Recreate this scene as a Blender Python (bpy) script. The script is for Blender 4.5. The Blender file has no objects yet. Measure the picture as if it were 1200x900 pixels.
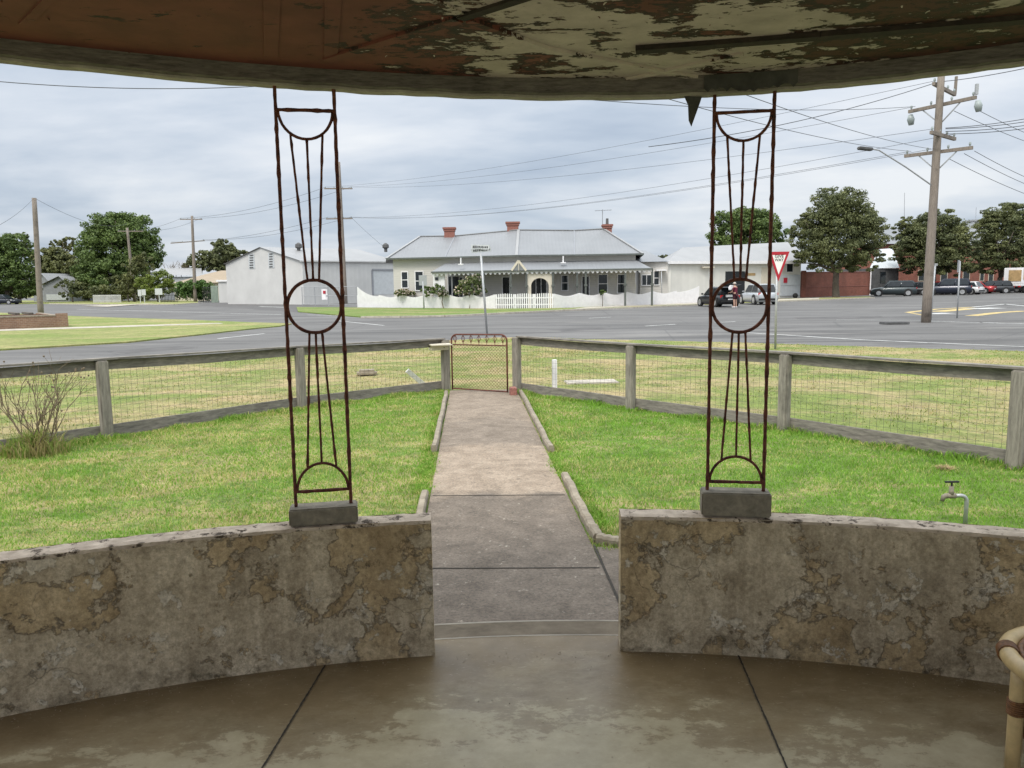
import bpy, bmesh, math, random
import numpy as np
from mathutils import Vector, Matrix
R = math.radians
rnd = random.Random(7)
scene = bpy.context.scene
COL = scene.collection

# ------------------------------------------------------------------ camera model
F = 900.0; PITCH = math.atan(116/900.0); ROLL = R(0.82); EYE = 1.65
_cp, _sp = math.cos(PITCH), math.sin(PITCH); _c, _s = math.cos(ROLL), math.sin(ROLL)
def ray(px, py):
    x = (px-600)/F; y = -(py-450)/F
    xr = x*_c+y*_s; yr = -x*_s+y*_c
    return Vector((xr, _cp+yr*_sp, -_sp+yr*_cp))
def at(px, py, Y):                       # point of the view ray at distance Y
    d = ray(px, py); t = Y/d.y
    return Vector((d.x*t, Y, EYE+d.z*t))
def gr(px, py, z=-.15):                  # point of the ground
    d = ray(px, py); t = (z-EYE)/d.z
    return Vector((d.x*t, d.y*t, z))
def onwall(px, py, A, B):                # point of a vertical wall through A, B
    d = ray(px, py)
    n = Vector((B[1]-A[1], -(B[0]-A[0])))
    t = (n.x*A[0]+n.y*A[1])/(n.x*d.x+n.y*d.y)
    return Vector((d.x*t, d.y*t, EYE+d.z*t))
cam_d = bpy.data.cameras.new('camera'); cam = bpy.data.objects.new('camera', cam_d); COL.objects.link(cam)
cam_d.sensor_width = 36; cam_d.lens = 27; cam_d.clip_start = .05; cam_d.clip_end = 6000
rx = Vector((_c, -_s*_sp, -_s*_cp)); uy = Vector((_s, _c*_sp, _c*_cp)); bk = -Vector((0, _cp, -_sp))
m4 = Matrix((rx, uy, bk)).transposed().to_4x4(); m4.translation = (0, 0, EYE)
cam.matrix_world = m4; scene.camera = cam

# ------------------------------------------------------------------ materials
def S(r, g, b):
    f = lambda c: (c/255/12.92) if c/255 <= .04045 else ((c/255+.055)/1.055)**2.4
    return (f(r), f(g), f(b), 1)
class NT:
    def __init__(s, name):
        s.m = bpy.data.materials.new(name); s.m.use_nodes = True
        s.t = s.m.node_tree; s.b = s.t.nodes['Principled BSDF']; s.vec = None
        tc = s.t.nodes.new('ShaderNodeTexCoord'); s.obj = tc.outputs['Object']
        g = s.t.nodes.new('ShaderNodeNewGeometry'); s.pos = g.outputs['Position']; s.rpi = g.outputs['Random Per Island']; s.nrm = g.outputs['Normal']
    def n(s, typ, **kw):
        o = s.t.nodes.new(typ)
        for k, v in kw.items(): setattr(o, k, v)
        return o
    def put(s, sock, v):
        if hasattr(v, 'node'): s.t.links.new(v, sock)
        else: sock.default_value = v
    def map(s, vec, scale=(1, 1, 1), rot=(0, 0, 0), loc=(0, 0, 0)):
        o = s.n('ShaderNodeMapping'); s.put(o.inputs[0], vec)
        o.inputs['Scale'].default_value = scale; o.inputs['Rotation'].default_value = rot; o.inputs['Location'].default_value = loc
        return o.outputs[0]
    def noise(s, scale=5, detail=4, rough=.55, dist=0, vec=None):
        o = s.n('ShaderNodeTexNoise'); s.put(o.inputs['Vector'], vec or s.pos)
        o.inputs['Scale'].default_value = scale; o.inputs['Detail'].default_value = detail
        o.inputs['Roughness'].default_value = rough; o.inputs['Distortion'].default_value = dist
        return o.outputs['Fac']
    def voro(s, scale=5, feat='F1', vec=None, out='Distance'):
        o = s.n('ShaderNodeTexVoronoi', feature=feat); s.put(o.inputs['Vector'], vec or s.pos); o.inputs['Scale'].default_value = scale
        return o.outputs[out]
    def ramp(s, fac, stops, interp='LINEAR'):
        o = s.n('ShaderNodeValToRGB'); s.put(o.inputs[0], fac); cr = o.color_ramp; cr.interpolation = interp
        while len(cr.elements) < len(stops): cr.elements.new(.5)
        for e, (p, c) in zip(cr.elements, stops):
            e.position = p; e.color = c if isinstance(c, tuple) else (c, c, c, 1)
        return o.outputs[0]
    def mix(s, fac, a, b, blend='MIX'):
        o = s.n('ShaderNodeMix', data_type='RGBA', blend_type=blend)
        s.put(o.inputs[0], fac); s.put(o.inputs[6], a); s.put(o.inputs[7], b)
        return o.outputs[2]
    def math(s, op, a, b=0., c=0.):
        o = s.n('ShaderNodeMath', operation=op); s.put(o.inputs[0], a); s.put(o.inputs[1], b)
        if op in ('MULTIPLY_ADD',): s.put(o.inputs[2], c)
        return o.outputs[0]
    def sep(s, v):
        o = s.n('ShaderNodeSeparateXYZ'); s.put(o.inputs[0], v); return o.outputs
    def bump(s, h, strength=.3, dist=.01):
        o = s.n('ShaderNodeBump'); s.put(o.inputs['Height'], h)
        o.inputs['Strength'].default_value = strength; o.inputs['Distance'].default_value = dist
        s.put(s.b.inputs['Normal'], o.outputs[0])
    def fin(s, col, rough=.8, metal=0., spec=None):
        s.put(s.b.inputs['Base Color'], col); s.put(s.b.inputs['Roughness'], rough); s.put(s.b.inputs['Metallic'], metal)
        if spec is not None: s.b.inputs['Specular IOR Level'].default_value = spec
        return s.m
def simple(name, col, rough=.7, metal=0., var=.25, scale=3., bump=0., spec=None, detail=4):
    """one base colour with noise wear"""
    k = NT(name); f = k.noise(scale, detail, .6)
    dark = tuple(c*(1-var) for c in col[:3])+(1,); light = tuple(min(1, c*(1+var)) for c in col[:3])+(1,)
    k.fin(k.ramp(f, [(.3, dark), (.7, light)]), rough, metal, spec)
    if bump: k.bump(f, bump, .01)
    return k.m
def lin(c): return (c[0], c[1], c[2], 1)
MT = {}
MT['white'] = simple('white_paint', lin((.80, .785, .79)), .6, var=.06)
MT['cream'] = simple('cream_paint', lin((.64, .58, .47)), .7, var=.08)
MT['dark'] = simple('dark_opening', lin((.012, .014, .016)), .25, var=.3)
MT['glass'] = simple('window_glass', lin((.02, .025, .03)), .08, var=.3)
MT['tyre'] = simple('tyre_rubber', lin((.02, .02, .02)), .9)
MT['rim'] = simple('wheel_rim', lin((.5, .5, .5)), .35, metal=.7)
MT['redlamp'] = simple('red_lens', lin((.45, .01, .01)), .2)
MT['lamp'] = simple('clear_lens', lin((.6, .6, .6)), .1)
MT['galv'] = simple('galvanised_steel', lin((.42, .43, .44)), .5, metal=.4, var=.15, scale=20)
MT['darkroad'] = simple('dark_patched_asphalt', lin((.095, .09, .087)), .85, var=.3, scale=1.2, bump=.2, detail=9)
MT['grit'] = simple('grit', lin((.30, .25, .19)), .9, var=.6, scale=60)
MT['joint'] = simple('dark_joint', lin((.035, .028, .02)), .9, var=.5, scale=30)
MT['signwhite'] = simple('dull_sign_white', lin((.52, .54, .55)), .6, var=.1)
MT['tarp'] = simple('dark_flashing', lin((.045, .043, .042)), .7, var=.5, scale=14, bump=.4)
MT['wire'] = simple('dark_wire', lin((.045, .047, .05)), .6)
MT['stone'] = simple('bluestone', lin((.10, .10, .10)), .9, var=.35, scale=4)
MT['twig'] = simple('twig', lin((.16, .12, .08)), .9, var=.35, scale=20)
MT['skin'] = simple('skin', lin((.50, .30, .22)), .6, var=.05)
MT['maroon'] = simple('maroon_cloth', lin((.12, .012, .03)), .9, var=.2)
MT['maroon2'] = simple('dark_maroon_cloth', lin((.05, .008, .016)), .9, var=.2)
MT['hat'] = simple('pale_hat', lin((.5, .45, .40)), .9, var=.1)
MT['concrete'] = simple('pale_concrete', lin((.42, .38, .32)), .9, var=.25, scale=4, bump=.2)
MT['yellow'] = simple('yellow_road_paint', lin((.50, .38, .16)), .8, var=.3, scale=2)
MT['roadwhite'] = simple('white_road_paint', lin((.55, .55, .53)), .8, var=.3, scale=3)
MT['signred'] = simple('sign_red', lin((.40, .012, .03)), .5, var=.1)
MT['black'] = simple('black_paint', lin((.015, .015, .015)), .5)
MT['ceramic'] = simple('grey_insulator', lin((.30, .34, .34)), .4, var=.2)
MT['tan'] = simple('tan_board', lin((.42, .28, .13)), .8, var=.25)
MT['greenshed'] = simple('pale_green_sheet', lin((.30, .36, .30)), .7, var=.1)
MT['bluewhite'] = simple('pale_blue_sheet', lin((.50, .525, .54)), .6, var=.08)
MT['canewrap'] = simple('brown_cane_wrap', lin((.19, .085, .03)), .5, var=.4, scale=60)
MT['cane'] = simple('pale_cane', lin((.58, .43, .215)), .35, var=.22, scale=14, detail=6)
MT['wicker'] = simple('dark_wicker', lin((.12, .075, .04)), .7, var=.5, scale=80)
MT['terracotta'] = simple('old_red_brick', lin((.27, .115, .09)), .9, var=.35, scale=30, bump=.3)
MT['olivewood'] = simple('dark_green_paint', lin((.10, .11, .10)), .6, var=.2)

def mk_plaster():
    k = NT('peeling_plaster')
    z = k.sep(k.pos)[2]
    tan = k.ramp(k.noise(6, 12, .72, .2), [(.3, (.36, .265, .148, 1)), (.5, (.51, .395, .24, 1)), (.7, (.64, .515, .335, 1))])
    grey = k.ramp(k.noise(5.0, 12, .76, .2, vec=k.map(k.pos, loc=(2, 5, 1))), [(.3, (.33, .272, .187, 1)), (.5, (.54, .458, .335, 1)), (.70, (.74, .65, .50, 1))])
    pm = k.noise(2.5, 12, .66, .15)
    pe = k.ramp(pm, [(.535, 0.), (.55, 1.)])
    col = k.mix(pe, grey, tan)
    pm2 = k.noise(6.4, 12, .70, .15, vec=k.map(k.pos, loc=(3, 7, 2)))
    pe2 = k.ramp(pm2, [(.585, 0.), (.60, .85)])
    col = k.mix(pe2, col, (.72, .655, .54, 1))
    pm3 = k.noise(7.0, 12, .70, .15, vec=k.map(k.pos, loc=(1, 2, 9)))
    pe3 = k.ramp(pm3, [(.60, 0.), (.615, .75)])
    col = k.mix(pe3, col, (.54, .40, .23, 1))
    rim3 = k.ramp(pm3, [(.585, 0.), (.60, .7), (.62, 0.)])
    col = k.mix(k.math('MULTIPLY', rim3, .7), col, (.16, .125, .08, 1))
    # flake rims: thin dark line where masks change
    rim = k.ramp(pm, [(.525, 0.), (.538, 1.), (.553, 0.)])
    col = k.mix(k.math('MULTIPLY', rim, .5), col, (.12, .09, .06, 1))
    # hairline cracks
    cv = k.voro(3.2, 'DISTANCE_TO_EDGE', vec=k.mix(.22, k.pos, k.noisecol(6)) if hasattr(k, 'noisecol') else k.pos)
    cr = k.ramp(cv, [(.0, 1.), (.012, 0.)])
    crm = k.ramp(k.noise(2.2, 3), [(.5, 0.), (.6, 1.)])
    col = k.mix(k.math('MULTIPLY', k.math('MULTIPLY', cr, crm), .6), col, (.05, .04, .03, 1))
    # grime spots and a mossy splash zone
    gm = k.ramp(k.noise(9, 10, .74, .3), [(.50, 0.), (.66, 1.)])
    gz = k.ramp(k.math('ADD', z, k.math('MULTIPLY', k.noise(5, 6, .6), .22)), [(.10, 1.), (.30, .18), (.5, .35)])
    col = k.mix(k.math('MULTIPLY', gm, gz), col, (.11, .09, .055, 1))
    ds = k.ramp(k.noise(2.6, 7, .66, .2, vec=k.map(k.pos, scale=(4, 4, .32))), [(.46, (1.04, 1.03, 1., 1)), (.66, (.80, .77, .72, 1))])
    col = k.mix(1, col, ds, 'MULTIPLY')
    spk = k.ramp(k.noise(48, 8, .8), [(.35, (.5, .48, .45, 1)), (.62, (1.2, 1.2, 1.2, 1))])
    col = k.mix(.75, col, spk, 'MULTIPLY')
    k.fin(col, .92)
    h = k.math('ADD', k.math('ADD', k.math('MULTIPLY', pe, -.8), k.math('MULTIPLY', pe2, .5)), k.math('ADD', k.noise(40, 6, .7), k.math('MULTIPLY', pe3, -.4)))
    k.bump(h, .8, .009)
    return k.m
def noisecol(s, scale):
    o = s.n('ShaderNodeTexNoise'); s.put(o.inputs['Vector'], s.pos); o.inputs['Scale'].default_value = scale; o.inputs['Detail'].default_value = 5
    return o.outputs['Color']
NT.noisecol = noisecol
MT['plaster'] = mk_plaster()

def mk_walltop():
    k = NT('weathered_wall_cap')
    base = k.ramp(k.noise(14, 8, .65), [(.3, (.36, .29, .22, 1)), (.7, (.68, .57, .45, 1))])
    sp = k.ramp(k.noise(15, 10, .74, .3, vec=k.map(k.pos, loc=(4, 1, 1))), [(.55, 0.), (.60, 1.)])
    col = k.mix(sp, base, (.075, .055, .038, 1))
    k.fin(col, .95); k.bump(k.noise(30, 6, .7), .6, .01)
    return k.m
MT['walltop'] = mk_walltop()

def mk_floor():
    k = NT('worn_painted_concrete_floor')
    xyz = k.sep(k.pos)
    # radius from the centre of the bowed porch
    dx = k.math('SUBTRACT', xyz[0], .15); dy = k.math('ADD', xyz[1], 1.83)
    r = k.math('SQRT', k.math('ADD', k.math('MULTIPLY', dx, dx), k.math('MULTIPLY', dy, dy)))
    w = k.noise(1.9, 10, .66, .3, vec=k.map(k.pos, scale=(.85, 1.3, 1)))
    w2 = k.noise(9, 12, .78, .3, vec=k.map(k.pos, scale=(.85, 1.5, 1)))
    wear = k.math('ADD', k.math('MULTIPLY_ADD', k.math('SUBTRACT', 4.66, r), .42, .5), k.math('MULTIPLY', k.math('SUBTRACT', w, .5), .75))  # worn towards the middle; darker ring along the wall is partly painted shade
    wear = k.math('ADD', wear, k.math('MULTIPLY', k.math('SUBTRACT', w2, .5), .55))
    shaded_film = k.ramp(k.noise(4, 7, .6), [(.3, (.138, .095, .045, 1)), (.7, (.208, .152, .08, 1))])
    slab = k.ramp(k.noise(6, 9, .7), [(.3, (.31, .268, .165, 1)), (.7, (.47, .41, .275, 1))])
    f = k.ramp(wear, [(.36, 0.), (.46, .18), (.535, .32), (.56, .78), (.75, 1.)])
    col = k.mix(f, shaded_film, slab)
    sc = k.ramp(k.noise(26, 8, .75, .5, vec=k.map(k.pos, scale=(1, 2.5, 1))), [(.58, 0.), (.72, 1.)])
    col = k.mix(k.math('MULTIPLY', sc, .45), col, (.52, .46, .34, 1))
    dk = k.ramp(k.noise(18, 8, .75, .2), [(.60, 0.), (.74, 1.)])
    col = k.mix(k.math('MULTIPLY', dk, .3), col, (.08, .06, .035, 1))
    k.fin(col, k.ramp(k.noise(5, 6, .6), [(.3, .30), (.7, .52)]), spec=.4)
    k.bump(k.math('ADD', k.noise(7, 4), k.math('MULTIPLY', k.noise(70, 4), .35)), .12, .006)
    return k.m
MT['floor'] = mk_floor()

def mk_ceiling():
    k = NT('flaking_ceiling_paint')
    x = k.sep(k.pos)[0]
    n1 = k.noise(3.6, 10, .68, .35, vec=k.map(k.pos, scale=(.8, 1.3, 1)))
    n2 = k.noise(10, 10, .72, .4, vec=k.map(k.pos, scale=(.8, 1.5, 1), loc=(3, 3, 0)))
    # how much of the old cream coat shows: none at the left, most in the middle, half at the right
    gx = k.ramp(k.math('MULTIPLY_ADD', x, .25, .5), [(.05, .22), (.30, .17), (.41, .33), (.50, .60), (.66, .64), (.76, .53), (.9, .42)])
    mk = k.math('ADD', k.math('MULTIPLY', k.math('SUBTRACT', n1, .5), 1.5), k.math('ADD', k.math('MULTIPLY', k.math('SUBTRACT', n2, .5), .9), gx))
    brown = k.ramp(k.noise(6, 7, .6), [(.3, (.108, .028, .021, 1)), (.7, (.18, .051, .037, 1))])
    cream = k.ramp(k.noise(7, 7, .65), [(.3, (.37, .315, .30, 1)), (.7, (.58, .505, .48, 1))])
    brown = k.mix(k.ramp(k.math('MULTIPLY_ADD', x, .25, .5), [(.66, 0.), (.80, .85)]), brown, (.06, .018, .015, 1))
    f1 = k.ramp(mk, [(.40, 0.), (.415, 1.)])
    f2 = k.ramp(mk, [(.535, 0.), (.55, 1.)])
    primer = k.ramp(k.noise(16, 6, .7), [(.42, (.012, .006, .005, 1)), (.68, (.07, .017, .012, 1))])
    col = k.mix(f1, brown, primer); col = k.mix(f2, col, cream)
    fl = k.ramp(k.noise(15, 9, .72, .8, vec=k.map(k.pos, scale=(.6, 2.2, 1), loc=(9, 1, 0))), [(.635, 0.), (.65, 1.)])
    col = k.mix(fl, col, (.03, .017, .011, 1))
    k.fin(col, .75)
    k.bump(k.math('ADD', k.math('MULTIPLY', f1, -.6), k.math('ADD', k.math('MULTIPLY', f2, .8), k.math('MULTIPLY', fl, -.8))), .8, .004)
    return k.m
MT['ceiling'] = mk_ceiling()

def mk_weather(name, c1, c2, axis_scale=(1, 1, 1), bump=.5, rough=.9, nscale=12):
    k = NT(name)
    v = k.map(k.pos, scale=axis_scale)
    f = k.noise(nscale, 9, .7, .3, vec=v)
    col = k.ramp(f, [(.3, lin(c1)), (.7, lin(c2))])
    st = k.ramp(k.noise(3, 6, .6), [(.55, 0.), (.75, .6)])
    col = k.mix(st, col, lin(tuple(x*.35 for x in c1)))
    k.fin(col, rough); k.bump(f, bump, .006)
    return k.m
MT['oldwood'] = mk_weather('weathered_grey_timber', (.13, .115, .095), (.34, .31, .26), (3, 3, .35))
MT['oldrail'] = mk_weather('weathered_grey_rail', (.10, .09, .08), (.30, .27, .23), (.5, .5, 3))
MT['polewood'] = mk_weather('pole_timber', (.14, .115, .095), (.30, .255, .215), (4, 4, .25))
MT['beamgrey'] = mk_weather('flaking_grey_beam_paint', (.055, .047, .047), (.20, .175, .17), (1.2, 1.2, 8))
MT['batten_and_shade'] = mk_weather('flaking_batten_and_shade', (.008, .006, .005), (.045, .03, .024), (2, 2, 4))
MT['beamcream'] = mk_weather('cream_beam_edge', (.24, .215, .195), (.46, .42, .385), (1, 1, 1))
MT['bark'] = mk_weather('tree_bark', (.05, .04, .03), (.17, .14, .11), (4, 4, .6))
MT['block'] = mk_weather('grey_concrete_block', (.14, .123, .094), (.31, .275, .21), (1, 1, 1), nscale=20)
MT['kerb'] = mk_weather('old_concrete_kerb', (.16, .13, .095), (.35, .30, .225), (1, 1, 1), nscale=10)
def mk_rust():
    k = NT('rusty_iron')
    f = k.noise(38, 7, .7, .4)
    col = k.ramp(f, [(.32, (.028, .011, .009, 1)), (.50, (.115, .034, .023, 1)), (.72, (.26, .095, .048, 1))])
    k.fin(col, .8, .15); k.bump(f, .9, .004); return k.m
MT['rust'] = mk_rust()
MT['gaterust'] = simple('rusty_red_gate_paint', lin((.11, .034, .022)), .8, var=.5, scale=30, bump=.3)
def mk_path():
    k = NT('old_concrete_path')
    y = k.sep(k.pos)[1]
    f = k.noise(5, 10, .72, .4); f2 = k.noise(1.4, 6, .6)
    dark = k.ramp(f, [(.3, (.095, .075, .056, 1)), (.7, (.20, .163, .128, 1))])
    pale = k.ramp(f, [(.3, (.20, .15, .105, 1)), (.7, (.40, .32, .24, 1))])
    zone = k.ramp(k.math('ADD', k.math('MULTIPLY', y, .1), k.math('MULTIPLY', k.math('SUBTRACT', f2, .5), .25)), [(.605, 0.), (.645, .85), (.79, .9), (.83, .25), (1., .3), (1.1, .55)])
    col = k.mix(zone, dark, pale)
    sp = k.ramp(k.noise(17, 8, .75, .3), [(.60, 0.), (.68, 1.)])
    col = k.mix(k.math('MULTIPLY', sp, .75), col, (.46, .41, .33, 1))
    dk = k.ramp(k.noise(9, 8, .72, .3, vec=k.map(k.pos, loc=(5, 5, 0))), [(.56, 0.), (.70, 1.)])
    col = k.mix(k.math('MULTIPLY', dk, .5), col, (.05, .04, .03, 1))
    # gravel speckle
    gv = k.ramp(k.noise(55, 8, .85), [(.36, (.45, .45, .45, 1)), (.50, (1., 1., 1., 1)), (.66, (1.5, 1.45, 1.4, 1))])
    col = k.mix(.9, col, gv, 'MULTIPLY')
    k.fin(col, .9); k.bump(k.noise(60, 6, .7), .5, .006)
    return k.m
MT['path'] = mk_path()
def mk_thr():
    k = NT('threshold_concrete'); f = k.noise(7, 9, .72, .2)
    k.fin(k.ramp(f, [(.3, (.10, .08, .058, 1)), (.7, (.20, .165, .12, 1))]), .95, spec=.2); k.bump(k.noise(40, 5, .7), .3, .004); return k.m
MT['threshold'] = mk_thr()
MT['creamflake'] = simple('cream_paint_flake', lin((.5, .44, .39)), .8, var=.2, scale=12)
MT['brownflake'] = simple('brown_paint_flake', lin((.11, .04, .03)), .8, var=.5, scale=12)
MT['gravel'] = simple('gravel_shoulder', lin((.27, .235, .19)), .95, var=.5, scale=8, bump=.5, detail=8)
def mk_asphalt():
    k = NT('worn_asphalt')
    f = k.noise(.22, 8, .62, .3, vec=k.map(k.pos, scale=(.45, 1.3, 1)))
    col = k.ramp(f, [(.32, (.10, .096, .092, 1)), (.68, (.168, .162, .155, 1))])
    st = k.ramp(k.noise(.5, 7, .65, .8, vec=k.map(k.pos, scale=(.25, 1.8, 1), rot=(0, 0, .25))), [(.50, 0.), (.60, 1.)])
    col = k.mix(k.math('MULTIPLY', st, .8), col, (.068, .065, .063, 1))
    st2 = k.ramp(k.noise(.35, 8, .7, .5, vec=k.map(k.pos, scale=(.3, 2.2, 1), rot=(0, 0, -.5), loc=(40, 3, 0))), [(.57, 0.), (.66, 1.)])
    col = k.mix(k.math('MULTIPLY', st2, .65), col, (.225, .212, .195, 1))
    ck = k.ramp(k.voro(.16, 'DISTANCE_TO_EDGE', vec=k.mix(.04, k.pos, k.noisecol(.6))), [(.0, 1.), (.006, 0.)])
    col = k.mix(k.math('MULTIPLY', ck, .45), col, (.05, .05, .05, 1))
    gv = k.ramp(k.noise(30, 3, .7), [(.3, (.82, .82, .82, 1)), (.7, (1.15, 1.15, 1.15, 1))])
    col = k.mix(1, col, gv, 'MULTIPLY')
    k.fin(col, .85); k.bump(k.noise(60, 3), .3, .005)
    return k.m
MT['asphalt'] = mk_asphalt()
def mk_turf(name, green, straw, lo, hi, soil=(.20, .15, .09), scale=.8, gx=0.):
    k = NT(name)
    f = k.noise(scale, 8, .68, .5, vec=k.map(k.pos, scale=(.7, 1.2, 1)))
    if gx: f = k.math('MULTIPLY_ADD', k.sep(k.pos)[0], gx, f)
    col = k.mix(k.ramp(f, [(lo, 0.), (hi, 1.)]), lin(green), lin(straw))
    g = k.ramp(k.noise(24, 7, .75), [(.3, (.55, .55, .55, 1)), (.7, (1.3, 1.3, 1.3, 1))])
    col = k.mix(1, col, g, 'MULTIPLY')
    g2 = k.ramp(k.noise(4.5, 8, .72, vec=k.map(k.pos, loc=(2, 8, 0))), [(.34, (.62, .64, .6, 1)), (.62, (1.12, 1.12, 1.12, 1))])
    col = k.mix(1, col, g2, 'MULTIPLY')
    b = k.ramp(k.noise(2.6, 7, .7, vec=k.map(k.pos, loc=(9, 2, 0))), [(.62, 0.), (.72, 1.)])
    col = k.mix(k.math('MULTIPLY', b, .55), col, lin(soil))
    k.fin(col, .95); k.bump(k.noise(40, 6, .7), .8, .03)
    return k.m
GREEN = (.125, .215, .035); GREEN2 = (.155, .22, .045); STRAW = (.34, .27, .12)
MT['lawnsoil'] = mk_turf('lawn_soil', (.15, .23, .04), (.38, .32, .14), .46, .60, scale=1.6, gx=-.010)
MT['dryturf'] = mk_turf('dry_verge_turf', (.20, .25, .055), (.42, .33, .165), .42, .60, scale=.55)
MT['farturf'] = mk_turf('mown_verge_turf', (.20, .255, .055), (.36, .32, .135), .40, .62, scale=.25)
MT['greenturf'] = mk_turf('green_verge_turf', (.15, .22, .038), (.34, .28, .13), .48, .66, scale=.3)
def mk_blade(name, green, straw, lo, hi, scale, gx=0.):
    k = NT(name)
    f = k.noise(scale, 7, .68, .5, vec=k.map(k.pos, scale=(.7, 1.2, 1)))
    if gx: f = k.math('MULTIPLY_ADD', k.sep(k.pos)[0], gx, f)
    j = k.math('ADD', k.math('MULTIPLY', k.math('SUBTRACT', k.rpi, .5), .45), f)
    col = k.mix(k.ramp(j, [(lo, 0.), (hi, 1.)]), lin(green), lin(straw))
    g2 = k.ramp(k.noise(4.5, 8, .72, vec=k.map(k.pos, loc=(2, 8, 0))), [(.34, (.78, .79, .76, 1)), (.62, (1.08, 1.08, 1.08, 1))])
    col = k.mix(1, col, g2, 'MULTIPLY')
    v = k.ramp(k.rpi, [(0., (.88, .88, .88, 1)), (1., (1.22, 1.25, 1.15, 1))])
    col = k.mix(1, col, v, 'MULTIPLY')
    k.fin(col, .65, spec=.3)
    tr = k.n('ShaderNodeBsdfTranslucent'); k.put(tr.inputs[0], col)
    ms = k.n('ShaderNodeMixShader'); ms.inputs[0].default_value = .42
    out = [n for n in k.t.nodes if n.type == 'OUTPUT_MATERIAL'][0]
    k.t.links.new(k.b.outputs[0], ms.inputs[1]); k.t.links.new(tr.outputs[0], ms.inputs[2]); k.t.links.new(ms.outputs[0], out.inputs[0])
    return k.m
MT['blade'] = mk_blade('lawn_blade', (.20, .37, .045), (.48, .43, .18), .525, .71, 1.3, -.014)
MT['dryblade'] = mk_blade('verge_blade', (.20, .275, .055), (.45, .36, .18), .41, .63, .55)
MT['tuft'] = mk_blade('tussock_blade', (.22, .32, .06), (.36, .29, .14), .40, .62, 3)
def mk_leaf(name, c, tint=1.3, warm=(.0, .0, .0)):
    k = NT(name)
    v = k.ramp(k.rpi, [(0., lin(tuple(x*.75 for x in c))), (.6, lin(c)), (1., lin((c[0]*(1+(tint-1)*.6)+warm[0], c[1]*(1+(tint-1)*.5)+warm[1], c[2]*(1+(tint-1)*.5)+warm[2])))])
    f = k.ramp(k.noise(.55, 5, .65), [(.35, (.66, .70, .72, 1)), (.65, (1.38, 1.30, 1.12, 1))])
    col = k.mix(1, v, f, 'MULTIPLY')
    k.fin(col, .6, spec=.3)
    tr = k.n('ShaderNodeBsdfTranslucent'); k.put(tr.inputs[0], col)
    ms = k.n('ShaderNodeMixShader'); ms.inputs[0].default_value = .25
    out = [n for n in k.t.nodes if n.type == 'OUTPUT_MATERIAL'][0]
    k.t.links.new(k.b.outputs[0], ms.inputs[1]); k.t.links.new(tr.outputs[0], ms.inputs[2]); k.t.links.new(ms.outputs[0], out.inputs[0])
    return k.m
MT['leafdark'] = mk_leaf('dark_green_leaves', (.13, .15, .068), 1.6)
MT['leafmid'] = mk_leaf('mid_green_leaves', (.11, .165, .05), 1.5)
MT['leafolive'] = mk_leaf('olive_leaves', (.135, .15, .06), 1.4)
MT['leafpale'] = mk_leaf('pale_green_leaves', (.11, .145, .055), 1.4)
MT['leaflime'] = mk_leaf('yellow_green_leaves', (.16, .21, .045), 1.4)
MT['hedge'] = mk_leaf('hedge_leaves', (.09, .165, .045), 1.3)
MT['rose'] = mk_leaf('rose_petals', (.6, .52, .46), 1.2)
def mk_brick(name, c1, c2, mortar, scale=1.):
    k = NT(name)
    v = k.n('ShaderNodeCombineXYZ'); s = k.sep(k.pos)
    k.put(v.inputs[0], k.math('ADD', s[0], s[1])); k.put(v.inputs[1], s[2])
    b = k.n('ShaderNodeTexBrick'); k.put(b.inputs['Vector'], v.outputs[0])
    b.inputs['Color1'].default_value = lin(c1); b.inputs['Color2'].default_value = lin(c2); b.inputs['Mortar'].default_value = lin(mortar)
    b.inputs['Scale'].default_value = scale; b.inputs['Brick Width'].default_value = .24; b.inputs['Row Height'].default_value = .085; b.inputs['Mortar Size'].default_value = .008
    f = k.ramp(k.noise(.6, 7, .65), [(.3, (.7, .7, .7, 1)), (.7, (1.25, 1.25, 1.25, 1))])
    k.fin(k.mix(1, b.outputs['Color'], f, 'MULTIPLY'), .9); k.bump(b.outputs['Fac'], -.3, .01)
    return k.m
MT['redbrick'] = mk_brick('red_brick', (.27, .085, .055), (.21, .062, .042), (.26, .17, .13))
MT['tanbrick'] = mk_brick('tan_brick', (.26, .155, .10), (.21, .12, .08), (.30, .24, .18))
def mk_sheet(name, c, pitch=.2, axis='x', rough=.45, var=.08, metal=0.):
    k = NT(name); s = k.sep(k.pos)
    a = {'x': s[0], 'y': s[1], 'xy': k.math('ADD', s[0], s[1]), 'z': s[2]}[axis]
    h = k.math('SINE', k.math('MULTIPLY', a, 2*math.pi/pitch))
    f = k.noise(.5, 7, .6)
    col = k.ramp(f, [(.3, lin(tuple(x*(1-var) for x in c))), (.7, lin(tuple(min(1, x*(1+var)) for x in c)))])
    rs = k.ramp(h, [(.0, (.975, .975, .975, 1)), (1., (1.01, 1.01, 1.01, 1))])
    k.fin(k.mix(1, col, rs, 'MULTIPLY'), rough, metal); k.bump(h, .12, .02)
    return k.m
MT['roof'] = mk_sheet('pale_corrugated_roof', (.215, .222, .232), .3, 'x', .5)
MT['roofwhite'] = mk_sheet('white_corrugated_roof', (.30, .30, .30), .3, 'x', .5)
MT['shedwall'] = mk_sheet('pale_grey_sheet_wall', (.56, .555, .54), .9, 'xy', .55)
MT['shedside'] = mk_sheet('grey_sheet_side_wall', (.54, .54, .53), .8, 'xy', .55)
MT['warewall'] = mk_sheet('cream_sheet_wall', (.70, .68, .62), 1.2, 'xy', .6)
MT['board'] = mk_sheet('cream_weatherboard', (.56, .535, .495), .18, 'z', .65)
MT['wallgrey'] = simple('grey_wall', lin((.26, .27, .29)), .8, var=.1)
MT['tanroof'] = mk_sheet('tan_roof', (.33, .265, .19), .4, 'x', .8)
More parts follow.
